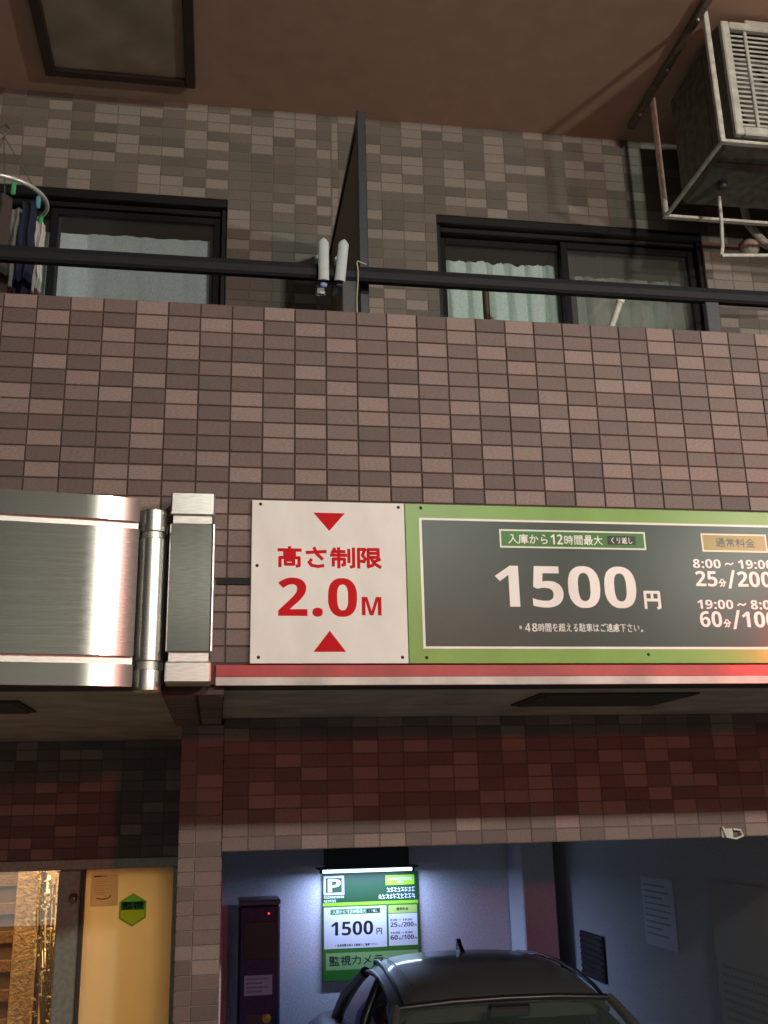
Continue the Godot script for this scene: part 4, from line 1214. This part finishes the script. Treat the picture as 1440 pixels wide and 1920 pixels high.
func air_conditioner():
	var a := thing("air_conditioner", "white air conditioner outdoor unit hung under the balcony ceiling", "air conditioner", Vector3(1.57, 4.735, -0.22))
	var side := surfaced(Color(0.16, 0.155, 0.135), 0.6, T.grime, Vector3(1.5, 1.5, 1.5))
	slab("casing", Vector3(0, 0, -0.48), Vector3(0.80, 0.55, -0.16), side, a, 0.012)
	for q in [[Vector3(0, 0, -0.1595), Vector3(0.018, 0.55, -0.012)], [Vector3(0.782, 0, -0.1595), Vector3(0.80, 0.55, -0.012)], [Vector3(0.0185, 0, -0.1595), Vector3(0.7815, 0.018, -0.012)], [Vector3(0.0185, 0.532, -0.1595), Vector3(0.7815, 0.55, -0.012)]]:
		slab("shroud", q[0], q[1], side, a)
	var dark_plastic := side
	slab("coil", Vector3(0.0185, 0.0185, -0.1595), Vector3(0.7815, 0.5315, -0.145), side, a)
	var fan := put("fan", lathe([Vector2(0, 0.05), Vector2(0.06, 0.04), Vector2(0.07, 0.0)], 20), dark_plastic, a, Vector3(0.33, 0.275, -0.13), Vector3(PI / 2, 0, 0))
	for k in 3:
		var bl := []
		for i in 6:
			var row := []
			for j in 6:
				var an := TAU * k / 3.0 + j / 5.0 * 1.5
				row.append(Vector3(cos(an) * lerpf(0.06, 0.23, i / 5.0), 0.01 + 0.05 * j / 5.0, sin(an) * lerpf(0.06, 0.23, i / 5.0)))
			bl.append(row)
		put("blade", grid(bl, false), dark_plastic, fan)
	# white front grille with slots
	var st := begin()
	var hgt := 0.55
	box_into(st, Vector3(0.018, hgt / 2, 0.004), Vector3(0.036, hgt, 0.03), 0.005)
	box_into(st, Vector3(0.782, hgt / 2, 0.004), Vector3(0.036, hgt, 0.03), 0.005)
	box_into(st, Vector3(0.4, 0.02, 0.004), Vector3(0.727, 0.04, 0.029), 0.005)
	box_into(st, Vector3(0.4, hgt - 0.018, 0.004), Vector3(0.727, 0.036, 0.029), 0.005)
	for k in 5: box_into(st, Vector3(0.105 + k * 0.135, hgt / 2, 0.008), Vector3(0.014, hgt - 0.08, 0.012), 0.003)
	var gr := put("grille", st.commit(), M.white_paint, a)
	for k in 20: put("slat", box(Vector3(0.727, 0.0100, 0.004), 0.0015), M.white_paint, gr, Vector3(0.4, 0.058 + k * 0.0228, 0.001))
	put("top_lip", box(Vector3(0.5, 0.018, 0.02), 0.005), M.white_paint, a, Vector3(0.36, hgt + 0.008, 0.008))
	put("drain_spout", lathe([Vector2(0.0, -0.03), Vector2(0.02, -0.03), Vector2(0.022, 0.0), Vector2(0, 0)], 12), mat(Color(0.03, 0.03, 0.03), 0.5), a, Vector3(0.1, -0.001, -0.3))
	# hanger of painted steel angle
	var b := thing("ceiling_hanger", "white steel hanger frame carrying the air conditioner from the ceiling", "bracket", Vector3(1.505, 5.32, 0))
	var w := surfaced(Color(0.68, 0.70, 0.62), 0.5, T.blotch, Vector3(3, 3, 3))
	for z in [-0.205, -0.735]:
		for x in [0.0, 0.93]:
			slab("leg", Vector3(x - 0.011, -0.62, z - 0.011), Vector3(x + 0.011, -0.001, z + 0.011), w, b, 0.003)
		slab("bearer", Vector3(-0.0115, -0.634, z - 0.013), Vector3(0.942, -0.6205, z + 0.013), w, b, 0.003)
	for x in [0.0, 0.93]:
		slab("side_bearer", Vector3(x - 0.009, -0.632, -0.7215), Vector3(x + 0.009, -0.6205, -0.2185), w, b, 0.002)
	for x in [-0.028, 0.958]:
		var rl := slab("ceiling_rail", Vector3(x - 0.016, -0.03, -0.93), Vector3(x + 0.016, -0.001, -0.10), surfaced(Color(0.20, 0.18, 0.14), 0.6, T.grime, Vector3(3, 3, 3)), b, 0.003)
		for z in [-0.30, 0.0, 0.30]:
			put("bolt", lathe([Vector2(0, -0.012), Vector2(0.008, -0.012), Vector2(0.008, 0.0)], 6), mat(Color(0.4, 0.38, 0.33), 0.4, 0.8), rl, Vector3(0, -0.0145, z))
	# lower rods
	var lo := thing("pole_holder", "thin white bent rod holder hanging below the air conditioner", "bracket", Vector3(1.69, 4.70, -0.62))
	put("rod", tube([Vector3(0.015, 0.033, 0), Vector3(0.01, -0.10, 0), Vector3(0.005, -0.155, 0.0), Vector3(-0.012, -0.23, 0.02), Vector3(-0.028, -0.278, 0.03)], 0.008, 8), w, lo)
	put("cross_rod", tube([Vector3(-0.028, -0.278, 0.03), Vector3(0.2, -0.262, 0.03), Vector3(0.75, -0.23, 0.03)], 0.009, 8), w, lo)
	put("far_rod", tube([Vector3(0.66, 0.033, 0), Vector3(0.66, -0.225, 0.03)], 0.008, 8), w, lo)
	var pp := thing("refrigerant_pipe", "white wrapped pipe curving from the wall cap up to the air conditioner", "pipe", Vector3(2.0, 4.75, -1.05))
	var wr := surfaced(Color(0.74, 0.73, 0.64), 0.6, T.grime, Vector3(8, 8, 8))
	put("pipe", tube([Vector3(0.10, 0.32, 0.30), Vector3(0.03, 0.22, 0.2), Vector3(0.02, 0.16, 0.1), Vector3(0.05, 0.10, 0.07), Vector3(0.12, 0.02, 0.06), Vector3(0.24, -0.06, 0.05), Vector3(0.45, -0.10, 0.05)], 0.019, 10), wr, pp)
	put("wall_cap", lathe([Vector2(0.045, 0.0), Vector2(0.042, 0.03), Vector2(0.025, 0.05), Vector2(0, 0.053)], 18), wr, pp, Vector3(0.075, 0.005, 0.002), Vector3(PI / 2, 0, 0))

func laundry():
	# a round peg hanger, mostly outside the frame, with small washing
	var ctr := Vector3(-1.215, 4.255, -0.28)
	var h := thing("laundry_hoop", "round silver rimmed peg hanger hung over the handrail with washing on it", "hanger", ctr)
	var ring := []
	for k in 41: ring.append(Vector3(cos(TAU * k / 40.0) * 0.165, 0, sin(TAU * k / 40.0) * 0.15))
	put("rim", tube(ring, 0.0075, 8), mat(Color(0.68, 0.72, 0.70), 0.3, 0.4), h)
	put("hook", tube([Vector3(0, 0.26, 0), Vector3(0.02, 0.29, 0), Vector3(0.0, 0.31, 0), Vector3(-0.03, 0.29, 0)], 0.005, 6), M.grey_metal, h)
	for k in 4: put("strut", tube([Vector3(0, 0.26, 0), Vector3(cos(k * PI / 2) * 0.15, 0.004, sin(k * PI / 2) * 0.135)], 0.0022, 5), M.grey_metal, h)
	var cols := [Color(0.05, 0.35, 0.12), Color(0.35, 0.5, 0.6), Color(0.1, 0.3, 0.35), Color(0.05, 0.35, 0.12), Color(0.3, 0.5, 0.55)]
	for k in 5:
		var an: float = [1.05, 1.75, 0.35, -0.5, 2.6][k]
		put("clip", box(Vector3(0.016, 0.05, 0.012), 0.004), mat(cols[k], 0.4), h, Vector3(cos(an) * 0.155, -0.03, sin(an) * 0.14))
	cloth("sock", "dark navy sock pegged on the laundry hoop", "sock", ctr + Vector3(0.125, -0.055, 0.08), 0.055, 0.55, Color(0.012, 0.018, 0.05), 3)
	cloth("towel", "narrow white towel pegged on the laundry hoop", "towel", ctr + Vector3(0.158, -0.10, 0.03), 0.03, 0.50, Color(0.62, 0.60, 0.58), 5)
	cloth("shirt", "dark brown garment pegged on the laundry hoop", "garment", ctr + Vector3(0.03, -0.05, 0.11), 0.11, 0.58, Color(0.06, 0.045, 0.04), 7)
	cloth("cloth", "pale grey cloth pegged on the laundry hoop behind the brown garment", "cloth", ctr + Vector3(0.07, -0.05, 0.03), 0.07, 0.55, Color(0.25, 0.28, 0.28), 11)

func cloth(called: String, label: String, cat: String, at: Vector3, w: float, h: float, col: Color, seed_: int):
	var n := FastNoiseLite.new()
	n.seed = seed_; n.frequency = 2.0
	var rows := []
	for i in 15:
		var v := i / 14.0
		var row := []
		for j in 11:
			var u := j / 10.0 - 0.5
			row.append(Vector3(u * w * (0.75 + 0.35 * v) + 0.01 * n.get_noise_1d(v * 3), -h * v, 0.012 * sin(u * 9.0 + v * 2.0) + 0.014 * n.get_noise_2d(u * 4, v * 2)))
		rows.append(row)
	var o := put(called, grid(rows, true, 0.003), surfaced(col, 0.9, T.grain, Vector3(8, 8, 8)), null, at)
	tag(o, label, cat)

# =====================================================================================================
func scribble(p: Dictionary, r: Rect2, n: int, w: float, col: Color, seed_: int):
	# small print that cannot be read in the photograph: a row of short crossing marks
	var g := RandomNumberGenerator.new()
	g.seed = seed_
	var cw := r.size.x / n
	for k in n:
		var o := r.position + Vector2(k * cw, 0)
		stroke(p, [o + Vector2(cw * 0.1, r.size.y * g.randf_range(0.0, 0.4)), o + Vector2(cw * 0.85, r.size.y * g.randf_range(0.0, 0.4))], w, col)
		stroke(p, [o + Vector2(cw * g.randf_range(0.2, 0.5), 0), o + Vector2(cw * g.randf_range(0.3, 0.8), r.size.y)], w, col)
		stroke(p, [o + Vector2(cw * 0.1, r.size.y * g.randf_range(0.6, 1.0)), o + Vector2(cw * 0.85, r.size.y * g.randf_range(0.6, 1.0))], w, col)

func garage_things():
	# ---- lit price board on the back wall ----
	var W := 720
	var H := 744
	var p := new_print(W, H, Color(0.16, 0.42, 0.12))
	var R := func(u0: float, v0: float, u1: float, v1: float) -> Rect2: return Rect2(u0 * 720.0, v0 * 744.0, (u1 - u0) * 720.0, (v1 - v0) * 744.0)
	var F := func(u0: float, v0: float, u1: float, v1: float, c: Color): rect(p, u0 * 720.0, v0 * 744.0, u1 * 720.0, v1 * 744.0, c)
	var white := Color(0.80, 0.81, 0.83)
	var dkg := Color(0.07, 0.25, 0.12)
	F.call(0, 0, 1, 0.275, dkg)
	F.call(0.012, 0.02, 0.225, 0.2, white); F.call(0.035, 0.04, 0.202, 0.18, dkg)
	letters(p, "P", R.call(0.055, 0.05, 0.19, 0.172), white)
	scribble(p, R.call(0.012, 0.212, 0.225, 0.232), 10, 3.5, white, 1)
	scribble(p, R.call(0.012, 0.247, 0.14, 0.268), 6, 3.5, white, 2)
	F.call(0.66, 0.03, 0.965, 0.125, Color(0.55, 0.78, 0.12))
	scribble(p, R.call(0.685, 0.055, 0.94, 0.08), 11, 3.5, white, 3)
	scribble(p, R.call(0.79, 0.092, 0.85, 0.105), 4, 2.5, white, 4)
	scribble(p, R.call(0.67, 0.15, 0.972, 0.19), 8, 5.0, white, 5)
	scribble(p, R.call(0.58, 0.212, 0.972, 0.255), 10, 5.0, white, 6)
	F.call(0, 0.275, 1, 0.305, Color(0.50, 0.74, 0.16))
	F.call(0.014, 0.318, 0.662, 0.705, white)
	F.call(0.08, 0.338, 0.60, 0.388, Color(0.22, 0.47, 0.17))
	kanji(p, "入庫から12時間最大", R.call(0.10, 0.346, 0.45, 0.38), 0.12, white)
	F.call(0.46, 0.346, 0.585, 0.38, Color(0.11, 0.13, 0.11))
	kanji(p, "くり返し", R.call(0.47, 0.35, 0.575, 0.376), 0.13, white)
	var blk := Color(0.05, 0.06, 0.06)
	letters(p, "1500", R.call(0.085, 0.455, 0.52, 0.585), blk)
	kanji(p, "円", R.call(0.55, 0.525, 0.617, 0.588), 0.13, blk)
	kanji(p, "●48時間を超える駐車はご遠慮下さい。", R.call(0.12, 0.665, 0.58, 0.688), 0.11, blk)
	F.call(0.684, 0.318, 0.985, 0.395, Color(0.62, 0.72, 0.36))
	kanji(p, "通常料金", R.call(0.765, 0.342, 0.895, 0.37), 0.12, blk)
	F.call(0.684, 0.400, 0.985, 0.700, white)
	letters(p, "8:00", R.call(0.70, 0.45, 0.775, 0.47), blk); kanji(p, "～", R.call(0.785, 0.448, 0.82, 0.474), 0.12, blk)
	letters(p, "19:00", R.call(0.83, 0.45, 0.93, 0.47), blk)
	letters(p, "25", R.call(0.70, 0.482, 0.775, 0.525), blk); kanji(p, "分", R.call(0.78, 0.505, 0.81, 0.527), 0.13, blk)
	letters(p, "/", R.call(0.815, 0.482, 0.835, 0.53), blk); letters(p, "200", R.call(0.84, 0.482, 0.945, 0.525), blk); kanji(p, "円", R.call(0.95, 0.505, 0.978, 0.527), 0.13, blk)
	letters(p, "19:00", R.call(0.70, 0.57, 0.80, 0.59), blk); kanji(p, "～", R.call(0.81, 0.568, 0.845, 0.594), 0.12, blk)
	letters(p, "8:00", R.call(0.855, 0.57, 0.93, 0.59), blk)
	letters(p, "60", R.call(0.70, 0.602, 0.775, 0.645), blk); kanji(p, "分", R.call(0.78, 0.625, 0.81, 0.647), 0.13, blk)
	letters(p, "/", R.call(0.815, 0.602, 0.835, 0.65), blk); letters(p, "100", R.call(0.84, 0.602, 0.945, 0.645), blk); kanji(p, "円", R.call(0.95, 0.625, 0.978, 0.647), 0.13, blk)
	F.call(0.03, 0.745, 0.985, 0.90, Color(0.50, 0.66, 0.40))
	kanji(p, "監視カメラ", R.call(0.06, 0.775, 0.63, 0.862), 0.13, Color(0.06, 0.17, 0.12))
	var s := thing("lit_price_board", "green and white parking price board lit by a tube lamp in the parking", "sign", Vector3(0.375, 1.01, -4.985))
	slab("board", Vector3(0, 0, -0.013), Vector3(0.722, 0.737, 0.004), mat(Color(0.06, 0.14, 0.05), 0.5), s, 0.002)
	put("print", print_panel(0.716, 0.731), print_mat(p, 0.5), s, Vector3(0.003, 0.003, 0.0048))
	# ---- lamp over the board ----
	var l := thing("tube_lamp", "dark hooded lamp with a glowing white tube above the lit price board", "lamp", Vector3(0.69, 1.775, -4.80))
	slab("hood", Vector3(-0.30, 0.012, -0.198), Vector3(0.30, 0.155, 0.06), mat(Color(0.03, 0.035, 0.04), 0.6), l, 0.008)
	slab("side_wing", Vector3(-0.37, 0.010, -0.115), Vector3(-0.3005, 0.022, 0.055), mat(Color(0.03, 0.035, 0.04), 0.6), l, 0.003)
	slab("side_wing", Vector3(0.3005, 0.010, -0.115), Vector3(0.37, 0.022, 0.055), mat(Color(0.03, 0.035, 0.04), 0.6), l, 0.003)
	put("tube", tube([Vector3(-0.33, -0.004, 0), Vector3(0.33, -0.004, 0)], 0.012, 12), glow(Color(0.66, 0.86, 1.0), 2.6), l)
	for x in [-0.34, 0.34]: put("tube_cap", box(Vector3(0.02, 0.03, 0.03), 0.004), M.dark_metal, l, Vector3(x, -0.003, 0))
	var al := AreaLight3D.new()
	al.name = "tube_light"
	al.area_size = Vector2(0.66, 0.024)
	al.light_color = Color(0.45, 0.58, 1.0).linear_to_srgb()
	al.light_energy = 1.5
	al.area_range = 20.0
	al.shadow_enabled = true
	al.position = Vector3(0, -0.02, 0.0)
	al.rotation = Vector3(-PI / 2, 0, 0)
	l.add_child(al)
	# ---- payment machine ----
	var m := thing("payment_machine", "dark blue upright parking payment machine with a white label and red light", "machine", Vector3(-0.235, 0.03, -4.95))
	var body := surfaced(Color(0.016, 0.026, 0.11), 0.45, T.grime, Vector3(2, 2, 2))
	slab("body", Vector3(0, 0, 0), Vector3(0.28, 1.545, 0.35), body, m, 0.012)
	slab("top_cover", Vector3(-0.005, 1.5455, -0.001), Vector3(0.285, 1.58, 0.362), mat(Color(0.12, 0.12, 0.13), 0.5), m, 0.008)
	slab("display", Vector3(0.03, 1.2, 0.3505), Vector3(0.25, 1.44, 0.357), mat(Color(0.015, 0.015, 0.018), 0.25), m, 0.002)
	put("red_led", lathe([Vector2(0, 0.006), Vector2(0.005, 0.004), Vector2(0.006, 0.0)], 10), glow(Color(1.0, 0.05, 0.04), 3.0), m, Vector3(0.2, 1.49, 0.351), Vector3(PI / 2, 0, 0))
	var lab := new_print(128, 96, Color(0.72, 0.74, 0.78))
	for k in 4: scribble(lab, Rect2(10, 14 + k * 20, 100 - (k % 2) * 26, 8), 9, 2.0, Color(0.35, 0.36, 0.4), 20 + k)
	put("label", print_panel(0.19, 0.125), print_mat(lab, 0.6), m, Vector3(0.038, 0.975, 0.352))
	slab("coin_panel", Vector3(0.05, 0.60, 0.3505), Vector3(0.23, 0.86, 0.356), mat(Color(0.05, 0.05, 0.06), 0.4), m, 0.002)
	put("yellow_knob", lathe([Vector2(0, 0.02), Vector2(0.025, 0.016), Vector2(0.03, 0.0)], 16), mat(Color(0.5, 0.38, 0.03), 0.5), m, Vector3(0.19, 0.83, 0.357), Vector3(PI / 2, 0, 0))
	# ---- papers and vent on the side wall ----
	paper_on_wall("printed_notice", "white printed notice sheet on the plaster side wall of the parking", Vector3(2.147, 1.39, -3.25), 0.45, 0.378, Color(0.86, 0.88, 0.92), 9, 5)
	paper_on_wall("rules_board", "large pale rules board on the side wall nearer the parking mouth", Vector3(2.145, 0.85, -2.345), 0.72, 0.947, Color(0.74, 0.73, 0.72), 12, 6)
	var v := thing("wall_vent", "dark louvred vent low on the plaster side wall", "vent", Vector3(2.149, 1.06, -4.18))
	slab("frame", Vector3(-0.018, 0, -0.22), Vector3(-0.001, 0.29, 0.22), mat(Color(0.02, 0.02, 0.022), 0.6), v, 0.004)
	for k in 7: put("louvre", box(Vector3(0.022, 0.008, 0.40), 0.002), mat(Color(0.05, 0.05, 0.055), 0.5), v, Vector3(-0.022, 0.03 + k * 0.038, 0), Vector3(0, 0, 0.5))

func paper_on_wall(called: String, label: String, at: Vector3, w: float, h: float, c: Color, lines: int, seed_: int):
	var t := thing(called, label, "notice", at, -PI / 2)
	var p := new_print(256, int(256 * h / w), c)
	var g := RandomNumberGenerator.new()
	g.seed = seed_
	var y: float = p.h * (0.10 if lines < 10 else 0.42)
	for k in lines:
		scribble(p, Rect2(20, y, g.randf_range(120, 216), 5), 16, 1.6, c.darkened(0.45 if lines < 10 else 0.22), 50 + seed_ * 20 + k)
		y += p.h * (0.09 if lines < 10 else 0.042)
	slab("sheet", Vector3(0, 0, 0.0002), Vector3(w, h, 0.0022), mat(c.srgb_to_linear(), 0.7), t)
	put("print", print_panel(w - 0.002, h - 0.002), print_mat(p, 0.7), t, Vector3(0.001, 0.001, 0.003))

# =====================================================================================================
# the parked car, nose towards the street
func car():
	var c := thing("parked_car", "dark grey hatchback parked nose out under the lit price board", "car", Vector3(0.975, 0.03, -2.75))
	var paint := mat(Color(0.085, 0.080, 0.073), 0.42, 0.2)
	paint.clearcoat_enabled = true
	paint.clearcoat = 0.45
	paint.clearcoat_roughness = 0.08
	var black := mat(Color(0.010, 0.010, 0.011), 0.35)
	var gl := glass(Color(0.10, 0.14, 0.12), 0.30)
	# lower body: stations along z (front +)
	var st := [[2.05, 0.32, 0.50, 0.62], [1.98, 0.22, 0.66, 0.74], [1.75, 0.18, 0.74, 0.82], [1.3, 0.17, 0.82, 0.845], [0.95, 0.17, 0.90, 0.85], [0.5, 0.17, 0.92, 0.85], [-0.5, 0.17, 0.94, 0.85], [-1.0, 0.17, 0.95, 0.84], [-1.45, 0.2, 0.93, 0.80], [-1.6, 0.3, 0.86, 0.74]]
	var rows := []
	for s in st:
		var row := []
		var prof := [Vector2(0.0, s[1]), Vector2(s[3] * 0.9, s[1]), Vector2(s[3], s[1] + 0.12), Vector2(s[3], lerpf(s[1], s[2], 0.6)), Vector2(s[3] - 0.03, s[2] - 0.07), Vector2(s[3] - 0.12, s[2] - 0.01), Vector2(s[3] * 0.5, s[2] + 0.015), Vector2(0.0, s[2] + 0.02)]
		for q in prof: row.append(Vector3(q.x, q.y, s[0]))
		var back := []
		for k in range(prof.size() - 2, -1, -1): back.append(Vector3(-prof[k].x, prof[k].y, s[0]))
		row.append_array(back)
		rows.append(row)
	put("body", grid(rows, false), paint, c)
	for e in [0, st.size() - 1]:
		var poly := PackedVector2Array()
		for k in range(0, rows[e].size() - 1): poly.append(Vector2(rows[e][k].x, rows[e][k].y))
		put("bumper", prism(poly, st[e][0] - 0.01, st[e][0] + 0.01), paint, c)
	# roof: curved sheet, from the windscreen's top edge back
	var zr := [[0.55, 1.295, 0.525], [0.52, 1.308, 0.53], [0.42, 1.335, 0.53], [0.2, 1.368, 0.525], [-0.1, 1.385, 0.515], [-0.4, 1.382, 0.50], [-0.65, 1.352, 0.485], [-0.8, 1.30, 0.46]]
	var rf := []
	for s in zr:
		var row := []
		for j in 25:
			var u := j / 24.0 * 2.0 - 1.0
			var drop := 0.034 * u * u + 0.060 * pow(absf(u), 8.0)
			row.append(Vector3(u * s[2], s[1] - drop, s[0]))
		rf.append(row)
	var roof := put("roof", grid(rf, false, 0.02), paint, c)
	roof.set_meta("label", "dull dark grey roof")
	for sx in [-1.0, 1.0]:
		var gut := []
		for s in zr: gut.append(Vector3(sx * (s[2] - 0.035), s[1] - 0.040, s[0]))
		put("roof_moulding", tube(gut, 0.010, 6), black, c)
	# glass and pillars
	var base_w := 0.66
	var ws := []
	for i in 9:
		var t := i / 8.0
		var row := []
		for j in 17:
			var u := j / 16.0 * 2.0 - 1.0
			var hw := lerpf(0.515, base_w, t)
			row.append(Vector3(u * hw, lerpf(1.276, 0.92, t) + 0.03 * sin(t * PI) - 0.02 * u * u, lerpf(0.56, 1.12, t) - 0.06 * u * u * (0.4 + t)))
		ws.append(row)
	put("windscreen", grid(ws, true), gl, c)
	put("windscreen_trim", tube([ws[0][0], ws[0][4] + Vector3(0, 0.004, 0.003), ws[0][8] + Vector3(0, 0.004, 0.003), ws[0][12] + Vector3(0, 0.004, 0.003), ws[0][16]], 0.017, 8), black, c)
	for sx in [-1.0, 1.0]:
		var pil := []
		for i in 9: pil.append(ws[i][0 if sx < 0 else 16] + Vector3(sx * 0.012, 0, -0.005))
		put("front_pillar", tube(pil, 0.022, 8, 0.034), paint, c)
		var top := []
		var bot := []
		for k in 9:
			var z: float = lerpf(0.50, -0.74, k / 8.0)
			var yr := 1.365 - 0.10 * pow(absf((z + 0.2) / 0.75), 2.2)
			top.append(Vector3(sx * (0.503 + 0.02 * z), yr - 0.078, z))
			bot.append(Vector3(sx * 0.62, 0.93, lerpf(1.05, -1.15, k / 8.0)))
		var side := []
		for i in 5:
			var row := []
			for k in 9: row.append((top[k] as Vector3).lerp(bot[k], i / 4.0) + Vector3(sx * 0.03 * sin(i / 4.0 * PI), 0, 0))
			side.append(row)
		put("side_window", grid(side, sx < 0), glass(Color(0.015, 0.017, 0.017), 0.92), c)
		put("window_frame", tube(top, 0.016, 8), black, c)
		put("belt_trim", tube(bot, 0.014, 8), black, c)
		for k in [4, 8]:
			put("side_pillar", tube([top[k], ((top[k] as Vector3) + bot[k]) * 0.5 + Vector3(sx * 0.032, 0, 0), bot[k]], 0.03 if k == 4 else 0.04, 8), black if k == 4 else paint, c)
		# mirror
		var mir := put("door_mirror", box(Vector3(0.20, 0.13, 0.10), 0.03), paint, c, Vector3(sx * 0.80, 0.98, 0.82))
		put("mirror_glass", box(Vector3(0.17, 0.10, 0.004)), mat(Color(0.6, 0.62, 0.65), 0.05, 1.0), mir, Vector3(0, 0, -0.0525))
		put("headlight", box(Vector3(0.30, 0.13, 0.2), 0.05), mat(Color(0.55, 0.57, 0.6), 0.1, 0.4), c, Vector3(sx * 0.60, 0.62, 1.87), Vector3(0, sx * 0.25, 0))
	var rg := []
	for i in 5:
		var t := i / 4.0
		var row := []
		for j in 9:
			var u := j / 8.0 * 2.0 - 1.0
			row.append(Vector3(u * lerpf(0.44, 0.60, t), lerpf(1.28, 0.95, t), lerpf(-0.82, -1.40, t) + 0.06 * u * u))
		rg.append(row)
	put("rear_window", grid(rg, false), glass(Color(0.02, 0.025, 0.025), 0.75), c)
	for k in 2: put("wiper", tube([Vector3(-0.45 + k * 0.5, 0.945, 1.10), Vector3(-0.1 + k * 0.5, 0.99, 1.055)], 0.006, 6), black, c)
	for sx in [-1.0, 1.0]: put("roof_seam", tube([Vector3(sx * 0.43, 1.338, 0.42), Vector3(sx * 0.43, 1.366, 0.1), Vector3(sx * 0.42, 1.365, -0.3), Vector3(sx * 0.40, 1.338, -0.62)], 0.004, 5), black, c)
	# shark fin
	var fin := prism(PackedVector2Array([Vector2(-0.09, 0), Vector2(0.05, 0), Vector2(-0.02, 0.03), Vector2(-0.065, 0.062), Vector2(-0.082, 0.062)]), -0.012, 0.012)
	put("aerial_fin", fin, black, c, Vector3(0.0, 1.378, -0.34), Vector3(0, -PI / 2, 0))
	# wheels
	for sx in [-1.0, 1.0]:
		for z in [1.28, -1.0]:
			var wh := put("wheel", lathe([Vector2(0.20, -0.10), Vector2(0.28, -0.10), Vector2(0.305, -0.07), Vector2(0.305, 0.07), Vector2(0.28, 0.10), Vector2(0.20, 0.10)], 28), mat(Color(0.02, 0.02, 0.02), 0.85), c, Vector3(sx * 0.76, 0.305, z), Vector3(0, 0, PI / 2))
			put("rim", lathe([Vector2(0.20, 0.09), Vector2(0.18, 0.05), Vector2(0.05, 0.06), Vector2(0.0, 0.07)], 20), mat(Color(0.5, 0.5, 0.5), 0.3, 0.9), wh, Vector3.ZERO, Vector3(0 if sx < 0 else PI, 0, 0))
	# seats with head rests and the inside mirror
	for sx in [-1.0, 1.0]:
		put("seat", box(Vector3(0.46, 0.62, 0.14), 0.05), mat(Color(0.04, 0.045, 0.042), 0.9), c, Vector3(sx * 0.34, 0.80, 0.02), Vector3(0.12, 0, 0))
		put("head_rest", box(Vector3(0.24, 0.16, 0.09), 0.035), mat(Color(0.04, 0.045, 0.042), 0.9), c, Vector3(sx * 0.34, 1.19, -0.03))
	put("rear_bench", box(Vector3(1.1, 0.6, 0.14), 0.05), mat(Color(0.04, 0.045, 0.042), 0.9), c, Vector3(0, 0.76, -0.75), Vector3(0.15, 0, 0))
	put("inside_mirror", box(Vector3(0.20, 0.055, 0.02), 0.008), black, c, Vector3(0, 1.235, 0.62))
	put("dashboard", box(Vector3(1.25, 0.16, 0.4), 0.05), mat(Color(0.02, 0.02, 0.02), 0.8), c, Vector3(0, 0.86, 0.80))
	for sx in [-1.0, 1.0]: put("sun_visor", box(Vector3(0.40, 0.10, 0.015), 0.006), mat(Color(0.10, 0.12, 0.105), 0.9), c, Vector3(sx * 0.28, 1.215, 0.50), Vector3(0.6, 0, 0))
